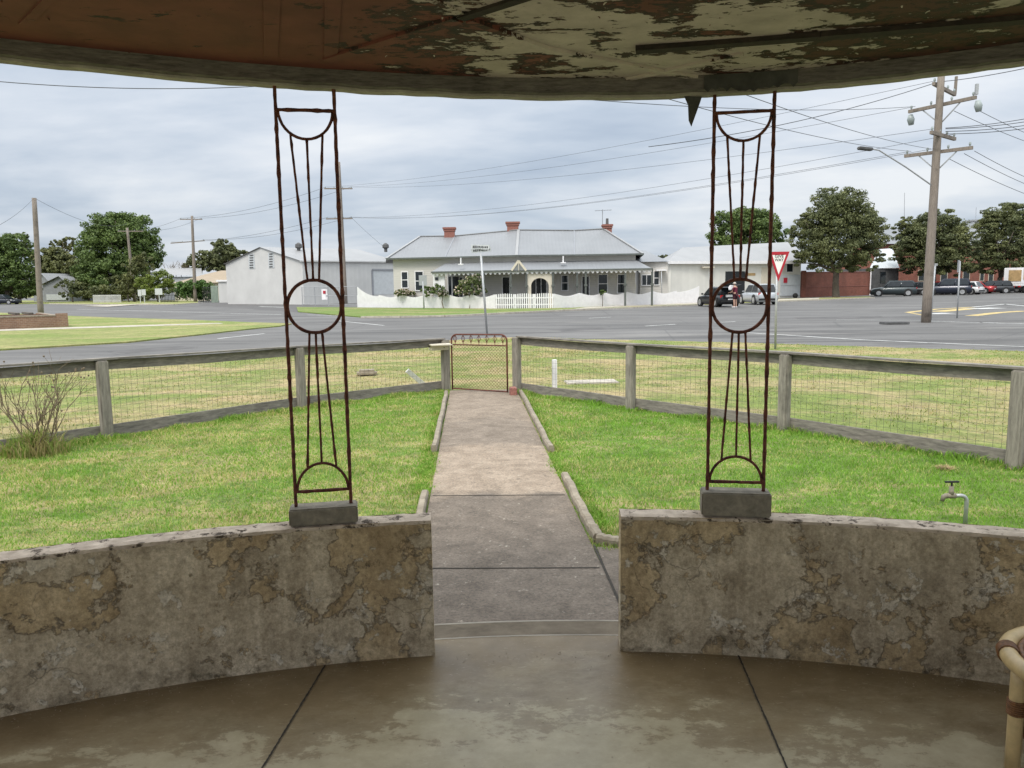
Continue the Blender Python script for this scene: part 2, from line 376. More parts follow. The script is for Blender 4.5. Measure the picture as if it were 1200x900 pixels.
def carpaint(name, c, metal=.3):
    k = NT(name); k.fin(k.ramp(k.noise(2, 3), [(.3, lin(tuple(x*.9 for x in c))), (.7, lin(c))]), .3, metal)
    k.b.inputs['Coat Weight'].default_value = .5; k.b.inputs['Coat Roughness'].default_value = .08
    return k.m

# ------------------------------------------------------------------ mesh builder and scene bookkeeping
class MB:
    def __init__(s): s.v = []; s.f = []; s.mi = []; s.cur = 0
    def add(s, vs, fs):
        o = len(s.v); s.v += [Vector(v) for v in vs]
        for f in fs: s.f.append([i+o for i in f]); s.mi.append(s.cur)
        return s
    def poly(s, pts): return s.add(pts, [list(range(len(pts)))])
    def hexa(s, p):     # 8 corners: bottom ring then top ring
        return s.add(p, [(3, 2, 1, 0), (4, 5, 6, 7), (0, 1, 5, 4), (1, 2, 6, 5), (2, 3, 7, 6), (3, 0, 4, 7)])
    def box(s, c, size, rz=0., axes=None):
        c = Vector(c); hx, hy, hz = [q/2 for q in size]
        if axes: ax, ay, az = axes
        else: ax = Vector((math.cos(rz), math.sin(rz), 0)); ay = Vector((-math.sin(rz), math.cos(rz), 0)); az = Vector((0, 0, 1))
        p = [c+ax*(sx*hx)+ay*(sy*hy)+az*(sz*hz) for sz in (-1, 1) for sx, sy in ((-1, -1), (1, -1), (1, 1), (-1, 1))]
        return s.hexa(p)
    def slab(s, A, B, z0, z1, t, off=0.):   # vertical slab along A-B; off/t measured towards the viewer side
        A = Vector((A[0], A[1])); B = Vector((B[0], B[1])); d = (B-A).normalized(); n = Vector((d.y, -d.x))
        a0 = A+n*off; b0 = B+n*off; a1 = A+n*(off+t); b1 = B+n*(off+t)
        return s.hexa([(a1.x, a1.y, z0), (b1.x, b1.y, z0), (b0.x, b0.y, z0), (a0.x, a0.y, z0), (a1.x, a1.y, z1), (b1.x, b1.y, z1), (b0.x, b0.y, z1), (a0.x, a0.y, z1)])
    def bar(s, p, q, w, h, up=(0, 0, 1)):
        p = Vector(p); q = Vector(q); d = (q-p); L = d.length; d.normalize(); up = Vector(up)
        if abs(d.dot(up)) > .98: up = Vector((0, 1, 0))
        sd = d.cross(up).normalized(); u = sd.cross(d)
        return s.box((p+q)/2, (L, w, h), axes=(d, sd, u))
    def tube(s, pts, r, n=8, caps=True, closed=False, jit=0.):
        pts = [Vector(p) for p in pts]; N = len(pts); rs = r if isinstance(r, (list, tuple)) else [r]*N
        vs = []; prev = None
        for i, p in enumerate(pts):
            a = pts[(i-1) % N] if (closed or i > 0) else p; b = pts[(i+1) % N] if (closed or i < N-1) else p
            d = (b-a).normalized()
            if prev is None:
                u = Vector((0, 0, 1)) if abs(d.z) < .9 else Vector((1, 0, 0)); u = (u-d*u.dot(d)).normalized()
            else: u = (prev-d*prev.dot(d)).normalized()
            prev = u; w = d.cross(u)
            for k in range(n):
                t = 2*math.pi*k/n; rr = rs[i]*(1+(rnd.uniform(-jit, jit) if jit else 0))
                vs.append(p+(u*math.cos(t)+w*math.sin(t))*rr)
        fs = []
        for i in range(N if closed else N-1):
            j = (i+1) % N
            for k in range(n): fs.append((i*n+k, i*n+(k+1) % n, j*n+(k+1) % n, j*n+k))
        if caps and not closed: fs += [tuple(range(n-1, -1, -1)), tuple(range((N-1)*n, N*n))]
        return s.add(vs, fs)
    def prism(s, pts, vec):      # polygon extruded along vec
        pts = [Vector(p) for p in pts]; n = len(pts); vec = Vector(vec)
        return s.add(pts+[p+vec for p in pts], [tuple(range(n))[::-1], tuple(range(n, 2*n))]+[(i, (i+1) % n, n+(i+1) % n, n+i) for i in range(n)])
    def ball(s, c, r, sq=(1, 1, 1), n=8, m=6):
        c = Vector(c); vs = []; fs = []
        for i in range(m+1):
            a = math.pi*i/m
            for k in range(n):
                t = 2*math.pi*k/n
                vs.append(c+Vector((math.sin(a)*math.cos(t)*r*sq[0], math.sin(a)*math.sin(t)*r*sq[1], math.cos(a)*r*sq[2])))
        for i in range(m):
            for k in range(n): fs.append((i*n+k, (i+1)*n+k, (i+1)*n+(k+1) % n, i*n+(k+1) % n))
        return s.add(vs, fs)
    def cyl(s, c, axis, r, L, n=16):
        c = Vector(c); a = Vector(axis).normalized(); return s.tube([c-a*L/2, c+a*L/2], r, n)
    def build(s, name, mat, parent=None, local=False, smooth=False, fix=True, bevel=0.):
        me = bpy.data.meshes.new(name)
        off = Vector((0, 0, 0))
        if parent is not None and not local:
            q = parent
            while q is not None: off += q.location; q = q.parent
        me.from_pydata([v-off for v in s.v], [], s.f)
        mats = mat if isinstance(mat, list) else [mat]
        for m in mats: me.materials.append(m)
        if len(mats) > 1: me.polygons.foreach_set('material_index', s.mi)
        if fix or bevel:
            bm = bmesh.new(); bm.from_mesh(me)
            bmesh.ops.remove_doubles(bm, verts=bm.verts, dist=1e-5)
            bmesh.ops.recalc_face_normals(bm, faces=bm.faces)
            if bevel: bmesh.ops.bevel(bm, geom=[e for e in bm.edges if len(e.link_faces) == 2 and e.calc_face_angle(0) > .5], offset=bevel, segments=2, affect='EDGES')
            bm.to_mesh(me); bm.free()
        if smooth: me.polygons.foreach_set('use_smooth', [True]*len(me.polygons))
        me.update()
        o = bpy.data.objects.new(name, me); COL.objects.link(o)
        if parent is not None: o.parent = parent
        return o
def tag(o, label=None, cat=None, group=None, kind=None):
    if label: o['label'] = label
    if cat: o['category'] = cat
    if group: o['group'] = group
    if kind: o['kind'] = kind
    return o
def struct(o): o['kind'] = 'structure'; return o
def empty(name, loc, label, cat, group=None, rz=0.):
    o = bpy.data.objects.new(name, None); COL.objects.link(o); o.location = loc; o.rotation_euler = (0, 0, rz)
    o.empty_display_size = .2
    return tag(o, label, cat, group)
def copy_tree(o, kids, parent=None):
    c = o.copy(); COL.objects.link(c)
    if parent is not None: c.parent = parent
    for ch in kids.get(o.name, []): copy_tree(ch, kids, c)
    return c
def kidmap(root):
    kids = {}
    for o in COL.objects:
        if o.parent is not None: kids.setdefault(o.parent.name, []).append(o)
    return kids

# ------------------------------------------------------------------ world, sun, view
w = bpy.data.worlds.new('World'); scene.world = w; w.use_nodes = True
nt = w.node_tree; bg = nt.nodes['Background']; out = nt.nodes['World Output']
SUN_EL, SUN_AZ = R(52), R(-152)      # azimuth from +Y towards +X
sky = nt.nodes.new('ShaderNodeTexSky'); sky.sky_type = 'NISHITA'; sky.sun_disc = False
sky.sun_elevation = SUN_EL; sky.sun_rotation = SUN_AZ
bg.inputs['Strength'].default_value = .1
nt.links.new(sky.outputs[0], bg.inputs[0])
def wn(t, **kw):
    o = nt.nodes.new(t)
    for k, v in kw.items(): setattr(o, k, v)
    return o
def wl(a, b): nt.links.new(a, b)
def wmath(op, a, b):
    o = wn('ShaderNodeMath', operation=op)
    for i, v in enumerate((a, b)):
        if hasattr(v, 'node'): wl(v, o.inputs[i])
        else: o.inputs[i].default_value = v
    return o.outputs[0]
tc = wn('ShaderNodeTexCoord'); sp = wn('ShaderNodeSeparateXYZ'); wl(tc.outputs['Generated'], sp.inputs[0])
zc = wmath('ADD', wmath('MAXIMUM', sp.outputs[2], 0.), .16)      # flat cloud deck seen in perspective
cb = wn('ShaderNodeCombineXYZ'); wl(wmath('DIVIDE', sp.outputs[0], zc), cb.inputs[0]); wl(wmath('DIVIDE', sp.outputs[1], zc), cb.inputs[1])
def wnoise(scale, detail, rough, dist, loc=(0, 0, 0), sc=(1, 1, 1)):
    mp = wn('ShaderNodeMapping'); wl(cb.outputs[0], mp.inputs[0]); mp.inputs['Location'].default_value = loc; mp.inputs['Scale'].default_value = sc
    o = wn('ShaderNodeTexNoise'); wl(mp.outputs[0], o.inputs['Vector'])
    o.inputs['Scale'].default_value = scale; o.inputs['Detail'].default_value = detail; o.inputs['Roughness'].default_value = rough; o.inputs['Distortion'].default_value = dist
    return o.outputs['Fac']
def wramp(f, stops):
    o = wn('ShaderNodeValToRGB'); wl(f, o.inputs[0])
    while len(o.color_ramp.elements) < len(stops): o.color_ramp.elements.new(.5)
    for e, (p, c) in zip(o.color_ramp.elements, stops): e.position = p; e.color = c if isinstance(c, tuple) else (c, c, c, 1)
    return o.outputs[0]
def wmix(f, a, b, blend='MIX'):
    o = wn('ShaderNodeMix', data_type='RGBA', blend_type=blend)
    for i, v in ((0, f), (6, a), (7, b)):
        if hasattr(v, 'node'): wl(v, o.inputs[i])
        else: o.inputs[i].default_value = v
    return o.outputs[2]
n1 = wnoise(.55, 7, .52, .35, (1.3, 2.2, 0)); n2 = wnoise(1.7, 6, .55, .2, (7, 3, 0), (.8, 1.3, 1))
cl = wmath('ADD', wmath('MULTIPLY', n1, .72), wmath('MULTIPLY', n2, .28))
cloud = wramp(cl, [(.37, (.40, .475, .585, 1)), (.46, (.52, .59, .685, 1)), (.54, (.67, .72, .79, 1)), (.63, (.82, .845, .875, 1))])
# overcast is brighter overhead; boosted further above the view to light the ground
zen = wramp(sp.outputs[2], [(0., .96), (.24, 1.12), (.36, (1.8, 1.74, 1.64, 1)), (.8, (4.0, 3.75, 3.4, 1))])
cloud = wmix(1., cloud, zen, 'MULTIPLY')
bg2 = wn('ShaderNodeBackground'); wl(cloud, bg2.inputs[0]); bg2.inputs['Strength'].default_value = .725
ms = wn('ShaderNodeMixShader'); ms.inputs[0].default_value = .93
wl(bg.outputs[0], ms.inputs[1]); wl(bg2.outputs[0], ms.inputs[2]); wl(ms.outputs[0], out.inputs[0])
sl = bpy.data.lights.new('sun', 'SUN'); sl.energy = 1.5; sl.angle = R(18); sl.color = (1, .95, .87)
so = bpy.data.objects.new('sun', sl); COL.objects.link(so)
sd = Vector((math.cos(SUN_EL)*math.sin(SUN_AZ), math.cos(SUN_EL)*math.cos(SUN_AZ), math.sin(SUN_EL)))
so.rotation_euler = sd.to_track_quat('Z', 'Y').to_euler(); so.location = sd*60
vs_ = scene.view_settings; vs_.view_transform = 'Standard'; vs_.look = 'None'; vs_.exposure = .50; vs_.gamma = 1; vs_.use_curve_mapping = False
scene.render.engine = 'CYCLES'; scene.cycles.max_bounces = 8; scene.cycles.diffuse_bounces = 5
scene.cycles.use_denoising = True

# ------------------------------------------------------------------ ground, roads, verges
def sheet(name, pts, z, mat, thick=0., sub=0):
    m = MB(); p = [Vector((q[0], q[1], z)) for q in pts]
    if thick: m.prism([(q.x, q.y, z-thick) for q in p], (0, 0, thick))
    else: m.poly(p)
    return struct(m.build(name, mat))
def P2(*pix): return [gr(*q) for q in pix]
ZG = -.15
sheet('ground', [(-900, -60), (900, -60), (900, 2500), (-900, 2500)], ZG-.06, MT['farturf'])
# whole junction: one asphalt sheet
road_pts = [(-160, 2), (-30, 2), (-13.2, 17.3)]+[(g_.x, g_.y) for g_ in P2((0, 432), (120, 424), (250, 415), (400, 408), (510, 400))]+\
    [(-1.6, 25.8), (-.6, 26.6), (.6, 26.5), (1.6, 25.9)]+[(g_.x, g_.y) for g_ in P2((700, 398), (800, 400), (1000, 406), (1200, 412))]+[(30, 5), (160, 5), (200, 240), (-200, 240)]
sheet('road', road_pts, ZG, MT['asphalt'])
near_verge = [(-30, 1.0), (-13.3, 17.2)]+[(g_.x+.05, g_.y-.1) for g_ in P2((0, 432), (60, 428.5), (120, 424), (180, 420.5), (250, 415), (330, 411.5), (400, 408), (455, 404.5), (510, 400))]+\
    [(-1.55, 25.7), (-.6, 26.5), (.6, 26.4), (1.55, 25.8)]+[(g_.x, g_.y-.1) for g_ in P2((650, 396.6), (700, 398), (750, 398.8), (800, 400), (900, 402.8), (1000, 406), (1200, 412))]+[(30, 4.9), (30, -8), (-30, -8)]
def ragged(pts, step, amp, seed):
    g = random.Random(seed); o = []
    for a, b in zip(pts, pts[1:]+pts[:1]):
        a = Vector(a[:2]); b = Vector(b[:2]); n = max(1, int((b-a).length/step)); d = (b-a)
        nn = Vector((-d.y, d.x)).normalized() if d.length else Vector((0, 0))
        for i in range(n): o.append(a+d*i/n+nn*g.uniform(-amp, amp))
    return o
sheet('gravel_edge', ragged(near_verge, .6, .16, 3), ZG+.008, MT['gravel'], 0.)
near_verge = ragged([Vector(p[:2])-Vector((0, .12)) if p[1] > 14 else Vector(p[:2]) for p in near_verge], .28, .09, 4)
sheet('verge', near_verge, ZG+.02, MT['dryturf'], .03)
# garden ground inside the fence
FL = [Vector((-1.13, 13.06)), Vector((-3.13, 11.30)), Vector((-4.89, 9.12)), Vector((-6.52, 7.25)), Vector((-8.3, 5.2))]
FR = [Vector((.083, 12.62)), Vector((1.67, 10.72)), Vector((3.225, 9.0)), Vector((4.685, 7.02)), Vector((6.15, 5.05))]
lawn_poly = [(-9.4, 3.2)]+[(p.x, p.y) for p in FL[::-1]]+[(p.x, p.y) for p in FR]+[(7.3, 3.4), (7.3, -6), (-9.4, -6)]
sheet('lawn', lawn_poly, ZG+.028, MT['lawnsoil'], .03)
# grass island with the brick planter across the left street
isl = [(g_.x, g_.y) for g_ in P2((-260, 424), (0, 411), (75, 406.5), (150, 402), (235, 393), (300, 385.5))]+[(-10.9, 36.3), (-11.0, 38.6)]+[(g_.x, g_.y) for g_ in P2((290, 378.5), (220, 375.5), (150, 373.5), (80, 370.8), (0, 367), (-120, 363))]
sheet('island_verge', isl, ZG+.05, MT['farturf'], .07)
sheet('island_path', [(g_.x, g_.y) for g_ in P2((-120, 395.5), (0, 389.2), (150, 384.3), (262, 380.4), (258, 379.7), (150, 382.6), (0, 387.2), (-120, 392.5))], ZG+.056, MT['concrete'])
# house side verge, kerb and footpath across the junction
hv = [(g_.x, g_.y) for g_ in P2((425, 372.4), (470, 372), (520, 371), (548, 369.8), (600, 367.2), (660, 364.2))]
sheet('house_verge', hv+[(5.5, 57.5), (1, 58.2), (-1.5, 58.5), (-13.4, 67.2), (-20, 72), (-16, 58)], ZG+.06, MT['greenturf'], .08)
def strip(name, pix, wid, h, mat, z=ZG):
    m = MB(); p = [gr(*q) for q in pix]
    for a, b in zip(p, p[1:]):
        d = (b-a); d.z = 0; d.normalize(); e = .02
        m.slab((a-d*e)[:2], (b+d*e)[:2], z-.03, z+h, wid, 0.)
    return struct(m.build(name, mat))
strip('house_kerb', [(425, 372.6), (470, 372.2), (520, 371.2), (548, 370), (600, 367.4), (660, 364.4), (740, 361.2), (822, 357.6)], .28, .1, MT['concrete'])
fp = [(g_.x, g_.y) for g_ in P2((600, 365.6), (660, 363.6), (740, 359.7), (822, 356.6), (900, 353.2), (960, 351))]
fpb = [(g_.x, g_.y) for g_ in P2((960, 349.6), (900, 351.8), (822, 355), (740, 358.2), (660, 362.3), (600, 364.6))]
sheet('right_verge', [(g_.x, g_.y) for g_ in P2((655, 364.4), (740, 361.1), (822, 357.5))]+[(g_.x, g_.y) for g_ in P2((905, 353.9), (985, 350.8), (1020, 349.4), (1020, 347.6), (905, 351), (822, 354.4), (740, 357.6), (655, 362))], ZG+.05, MT['dryturf'], .07)
sheet('footpath', fp+fpb, ZG+.058, MT['concrete'])
strip('far_kerb', [(905, 354), (985, 350.9), (1022, 349.5)], .28, .1, MT['concrete'])
# far left footpath, verge and driveway edges
sheet('left_verge', [(g_.x, g_.y) for g_ in P2((-60, 356.2), (60, 356.2), (130, 357.2), (205, 357), (232, 355.2), (232, 352.4), (-60, 352.4))], ZG+.05, MT['farturf'], .07)
strip('left_kerb', [(60, 356.4), (130, 357.4), (205, 357.2), (233, 355.4)], .3, .1, MT['concrete'])
sheet('driveway', [(g_.x, g_.y) for g_ in P2((95, 359.2), (170, 356.2), (182, 356), (126, 360))], ZG+.056, MT['concrete'])
sheet('shed_apron', ragged([Vector((g_.x, g_.y)) for g_ in P2((234, 355.2), (262, 354), (356, 357.2), (424, 360.5), (424, 371.5), (380, 368), (300, 362.5), (234, 358.2))], 1.5, .25, 9), ZG+.002, MT['darkroad'])
sheet('road_patch', ragged([Vector((g_.x, g_.y)) for g_ in P2((640, 386), (700, 383.5), (722, 385.5), (660, 388.5))], .5, .06, 12), ZG+.0025, MT['darkroad'])
sheet('road_patch', ragged([Vector((g_.x, g_.y)) for g_ in P2((930, 372), (1030, 370), (1040, 372.5), (940, 374.6))], .6, .08, 13), ZG+.0025, MT['darkroad'])
sheet('road_patch', ragged([Vector((g_.x, g_.y)) for g_ in P2((130, 412), (215, 405.5), (232, 407.5), (148, 414.5))], .5, .06, 14), ZG+.0025, MT['darkroad'])
# painted lines
def line(pix, wid, mat, z):
    m = MB()
    for a, b in zip(pix, pix[1:]):
        a = gr(*a); b = gr(*b); d = (b-a).normalized(); n = Vector((-d.y, d.x, 0))*wid/2
        m.poly([(q.x, q.y, z) for q in (a-n, b-n, b+n, a+n)])
    return m
k_ = 0
ml = MB()
for pix, wd in [([(868, 389.5), (940, 394), (1010, 398.4), (1100, 402.2), (1200, 406.4)], .13), ([(756, 382.2), (792, 380)], .14), ([(838, 378), (862, 377)], .14), ([(690, 373), (716, 371.6)], .12),
                ([(240, 366.5), (330, 368.8)], .16), ([(360, 369.2), (440, 371.2)], .16), ([(90, 362.4), (240, 366.3)], .16), ([(395, 376), (450, 381.5)], .13), ([(255, 397), (310, 391)], .13),
                ([(304, 359.2), (335, 360.2)], .35), ([(367, 361.6), (395, 362.2)], .35), ([(980, 375), (1085, 375.4)], .12), ([(1085, 376.4), (1200, 379.5)], .16), ([(1150, 378), (1168, 378.6)], .4)]:
    q = line(pix, wd, None, ZG+.006); ml.add(q.v, q.f)
tag(ml.build('road_marking', MT['roadwhite']), kind='structure')
my = MB()
for pix, wd in [([(1064, 366.2), (1095, 362.5), (1140, 360)], .45), ([(1098, 365.2), (1140, 361.5)], .9), ([(1138, 370.2), (1168, 366.6), (1200, 364.5)], .6), ([(1064, 366.2), (1085, 370)], .2)]:
    q = line(pix, wd, None, ZG+.006); my.add(q.v, q.f)
tag(my.build('yellow_road_marking', MT['yellow']), kind='structure')
mw = MB()
for pix, wd in [([(1140, 360), (1178, 356.5), (1205, 359)], .25), ([(1140, 362), (1170, 361)], 1.2), ([(1090, 368), (1112, 367)], .8)]:
    q = line(pix, wd, None, ZG+.010); mw.add(q.v, q.f)
tag(mw.build('white_road_marking', MT['roadwhite']), kind='structure')
dg = gr(1048, 380)
m = MB(); m.box((dg.x, dg.y, ZG+.05), (1.0, .5, .1)); m.box((dg.x, dg.y-.26, ZG+.03), (.8, .02, .04))
tag(m.build('drain_cover', MT['stone'], bevel=.01), 'dark drain inlet lid set in the road edge left of the big pole', 'drain')
# nature-strip slab and stones
m = MB(); a = gr(712, 449); m.box((a.x-.3, a.y, ZG+.025), (.95, .45, .04), .1)
tag(m.build('concrete_slab', MT['concrete'], bevel=.015), 'flat pale concrete slab lying in dry grass beyond the right fence', 'slab')
a = gr(430, 441); m = MB(); m.box((a.x, a.y, ZG+.07), (.40, .32, .14), .2)
tag(m.build('stone_block', MT['kerb'], bevel=.05), 'low brown stone block in dry grass beyond the left fence', 'stone')

# ------------------------------------------------------------------ porch
CX, CY, RI, RT = .15, -1.83, 5.13, 5.25
def cpt(r, a, z=0.): return Vector((CX+r*math.sin(a), CY+r*math.cos(a), z))
def ang(x, r): return math.asin((x-CX)/r)
def arcpoly(r, a0, a1, n): return [cpt(r, a0+(a1-a0)*i/n) for i in range(n+1)]
# floor slab
pts = arcpoly(RI+.16, R(-55), R(55), 60)
m = MB(); m.prism([(p.x, p.y, -.15) for p in pts]+[(4.5, -4, -.15), (-4.2, -4, -.15)], (0, 0, .15))
floor = struct(m.build('porch_floor', MT['floor']))
m = MB()
for (xa, ya), (xb, yb) in [((-.841, 3.181), (-.884, 2.475)), ((.99, 3.236), (.92, 2.433))]:
    d = Vector((xb-xa, yb-ya, 0)); a = Vector((xa, ya, .003))-d*.02; n = Vector((-d.y, d.x, 0)).normalized(); K_ = 260; gj = random.Random(int(ya*1000)); ed = []
    for i in range(K_+1): p = a+d*4*i/K_; ed.append((p-n*gj.uniform(.0025, .0052), p+n*gj.uniform(.0025, .0052)))
    for (p0, p1), (q0, q1) in zip(ed, ed[1:]): m.poly([p0, q0, q1, p1])
m.build('floor_joint', MT['joint'], floor)
# sloped threshold with a rounded lip at the opening
a0, a1 = ang(-.52, RI+.40), ang(.66, RI+.40); inn = arcpoly(RI+.165, a0, a1, 16); outp = [p+Vector((0, 0, 0)) for p in arcpoly(RI+.43, a0, a1, 16)]
m = MB()
for i in range(16):
    m.hexa([inn[i]+Vector((0, 0, -.14)), outp[i]+Vector((0, 0, -.14)), outp[i+1]+Vector((0, 0, -.14)), inn[i+1]+Vector((0, 0, -.14)),
            inn[i]+Vector((0, 0, -.012)), outp[i]+Vector((0, 0, -.05)), outp[i+1]+Vector((0, 0, -.05)), inn[i+1]+Vector((0, 0, -.012))])
th_ = struct(m.build('threshold', MT['threshold']))
for r_e, z_e, w_e in ((RI+.160, .002, .010), (RI+.424, -.047, .012)):
    m = MB(); q_ = arcpoly(r_e, a0, a1, 24); m.tube([p+Vector((0, 0, z_e-.004)) for p in q_], w_e*.6, 6); m.build('pale_edge', MT['concrete'], th_)  # thin pale nosing along both edges of the threshold
# low walls
def wall(xa, xb, label):
    aa, ab = ang(xa, RI), ang(xb, RI); N = 48; ZT = .628
    m = MB()
    for r0, r1, z0, z1 in [(RI, RT, -.2, ZT)]:
        for i in range(N):
            A, B = aa+(ab-aa)*i/N, aa+(ab-aa)*(i+1)/N
            q = [cpt(r1, A, z0), cpt(r1, B, z0), cpt(r0, B, z0), cpt(r0, A, z0), cpt(r1, A, z1), cpt(r1, B, z1), cpt(r0, B, z1), cpt(r0, A, z1)]
            vs = q; o = [(0, 1, 5, 4), (2, 3, 7, 6)]
            if i == 0: o.append((3, 0, 4, 7))
            if i == N-1: o.append((1, 2, 6, 5))
            m.add(vs, o)
    root = empty('porch_wall', cpt(RI, (aa+ab)/2, 0), label, 'wall', 'low porch walls')
    m.build('wall_face', MT['plaster'], root)
    m = MB(); rr = random.Random(int(xa*100)+5)
    NN = 90; K = 4; grid = []
    for i in range(NN+1):
        A = aa+(ab-aa)*i/NN; row = []
        for j in range(K+1):
            r = RI-.002+(RT-RI+.004)*j/K
            row.append(cpt(r, A, ZT+.004+rr.uniform(-.002, .003)-(.006 if j in (0, K) else 0)))
        grid.append(row)
    for i in range(NN):
        for j in range(K): m.add([grid[i][j], grid[i+1][j], grid[i+1][j+1], grid[i][j+1]], [(0, 1, 2, 3)])
        for j in (0, K):
            g0, g1 = grid[i][j], grid[i+1][j]; m.add([g0, g1, g1-Vector((0, 0, .012)), g0-Vector((0, 0, .012))], [(0, 1, 2, 3)])
    m.build('wall_cap', MT['walltop'], root)
    return root
wall(-3.6, -.365, 'flaking grey and ochre low porch wall left of the opening')
wall(.473, 3.9, 'flaking grey and ochre low porch wall right of the opening')

# iron trellis columns on their blocks
def zceil(x): return 2.436-.033*x if x < 0 else 2.436-.032*x+.022*x*x
def iron_column(xl, xr, zb, zs, label, blocklabel, seed):
    """zs: heights of top bar, upper arc foot, ring top, ring foot, lower arc top, low bar"""
    r = random.Random(seed); xm = (xl+xr)/2; hw = (xr-xl)/2
    rad = RI+.06; a = ang(xm, rad); c = cpt(rad, a); tx = Vector((math.cos(a), -math.sin(a), 0))
    root = empty('iron_column', (c.x, c.y, zb), label, 'column', 'rusty iron porch columns')
    Pt = lambda u, z: Vector((c.x, c.y, 0))+tx*u+Vector((0, 0, z))
    def rough(p, q, rr, n=7, seg=.022):
        L = (q-p).length; k = max(2, int(L/seg)); pts = [p+(q-p)*i/k+Vector((r.uniform(-1, 1), r.uniform(-1, 1), 0))*.0003 for i in range(k+1)]
        m = MB(); m.tube(pts, [rr*r.choice((.95, 1, 1, 1, 1.03, 1.05, 1.05, 1.28)) for _ in pts], n, jit=.12); return m
    zt, z1, z2, z3, z4, zl = zs
    ztop = zceil(xm)+.03
    for s in (-1, 1): rough(Pt(s*hw, zb-.01), Pt(s*hw, ztop), .0076).build('post', MT['rust'], root, smooth=True)
    for z in (zt, zl): rough(Pt(-hw, z), Pt(hw, z), .0072).build('crossbar', MT['rust'], root, smooth=True)
    hh = hw*.93
    up = [Pt(-hh*math.cos(t*math.pi/18), zt-(zt-z1)*math.sin(t*math.pi/18)) for t in range(19)]
    lo = [Pt(-hh*math.cos(t*math.pi/18), zl+(z4-zl)*math.sin(t*math.pi/18)) for t in range(19)]
    for p in (up, lo): MB().tube(p, .0062, 7, jit=.1).build('arch', MT['rust'], root, smooth=True)
    zc = (z2+z3)/2; rv = (z2-z3)/2
    MB().tube([Pt((hw-.006)*math.cos(t*math.pi/18), zc+rv*math.sin(t*math.pi/18)) for t in range(36)], .0075, 7, closed=True, jit=.1).build('ring', MT['rust'], root, smooth=True)
    for s in (-1, 0, 1):
        zz = zt-(zt-z1)*math.sqrt(max(0, 1-(s*.55*hw/hh)**2)); rough(Pt(s*.55*hw, zz), Pt(s*.2*hw, z2-.003), .0050, 6).build('rod', MT['rust'], root, smooth=True)
        zz = zl+(z4-zl)*math.sqrt(max(0, 1-(s*.52*hw/hh)**2)); rough(Pt(s*.52*hw, zz), Pt(s*.22*hw, z3+.003), .0050, 6).build('rod', MT['rust'], root, smooth=True)
    m = MB(); m.box((c.x, c.y, (zb+.628)/2+.004), (2*hw+.055, .108, zb-.628-.004), -a)
    tag(m.build('plinth_block', MT['block'], bevel=.006), blocklabel, 'block', 'blocks under the iron columns')
iron_column(-.948, -.714, .706, (2.372, 2.257, 1.683, 1.461, .895, .773), 'rusty iron lattice column above the left porch wall', 'square edged grey block under the left iron column', 3)
iron_column(.857, 1.096, .737, (2.347, 2.231, 1.661, 1.435, .891, .777), 'rusty iron lattice column above the right porch wall', 'rough taller grey block under the right iron column', 4)

# porch roof: ceiling sheet, curved beam, battens
root = empty('porch_roof', (0, 3.3, 2.44), 'peeling brown and cream porch ceiling with curved edge beam overhead', 'roof')
BI, BO = RI+.0, RI+.100
N = 60; A0, A1 = R(-50), R(50)
m = MB()
for i in range(N):
    a, b = A0+(A1-A0)*i/N, A0+(A1-A0)*(i+1)/N
    p, q = cpt(BI+.01, a), cpt(BI+.01, b)
    z = lambda v: zceil(v.x)+.062
    m.add([(p.x, p.y, z(p)), (q.x, q.y, z(q)), (q.x, -3.2, z(q)), (p.x, -3.2, z(p))], [(0, 1, 2, 3)])
    m.add([(p.x, p.y, z(p)+.2), (q.x, q.y, z(q)+.2), (q.x, -3.2, z(q)+.2), (p.x, -3.2, z(p)+.2)], [(3, 2, 1, 0)])
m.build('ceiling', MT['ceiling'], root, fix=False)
def arcbar(r0, r1, dz0, dz1, name, mat, jit=0.):
    m = MB(); rr = random.Random(11); N = 120; ring = []
    for i in range(N+1):
        a = A0+(A1-A0)*i/N; j = rr.uniform(-jit, jit)
        o, n_ = cpt(r0, a), cpt(r1, a); zz = zceil(o.x)
        ring.append([(o.x, o.y, zz+dz0+j), (n_.x, n_.y, zz+dz0+j), (n_.x, n_.y, zz+dz1), (o.x, o.y, zz+dz1)])
    for a, b in zip(ring, ring[1:]):
        for k in range(4): m.add([a[k], b[k], b[(k+1) % 4], a[(k+1) % 4]], [(0, 1, 2, 3)])
    return m.build(name, mat, root)
arcbar(BI, BI+.045, .006, .20, 'beam', MT['beamgrey'], .003)
arcbar(BI+.0455, BO, -.004, .22, 'fascia', MT['beamcream'], .0025)
arcbar(BO+.001, BO+.03, .05, .26, 'gutter', MT['beamgrey'])
def batten(p, q, w_, h_, mat, name='batten'):
    P_ = []
    for (x, y) in (p, q):
        d = ray(x, y); t = (zceil(0)+.05-EYE)/d.z; X, Y = d.x*t, d.y*t
        P_.append(Vector((X, Y, zceil(X)+.062-h_/2+.001)))
    m = MB(); m.bar(P_[0], P_[1], w_, h_); m.build(name, mat, root)
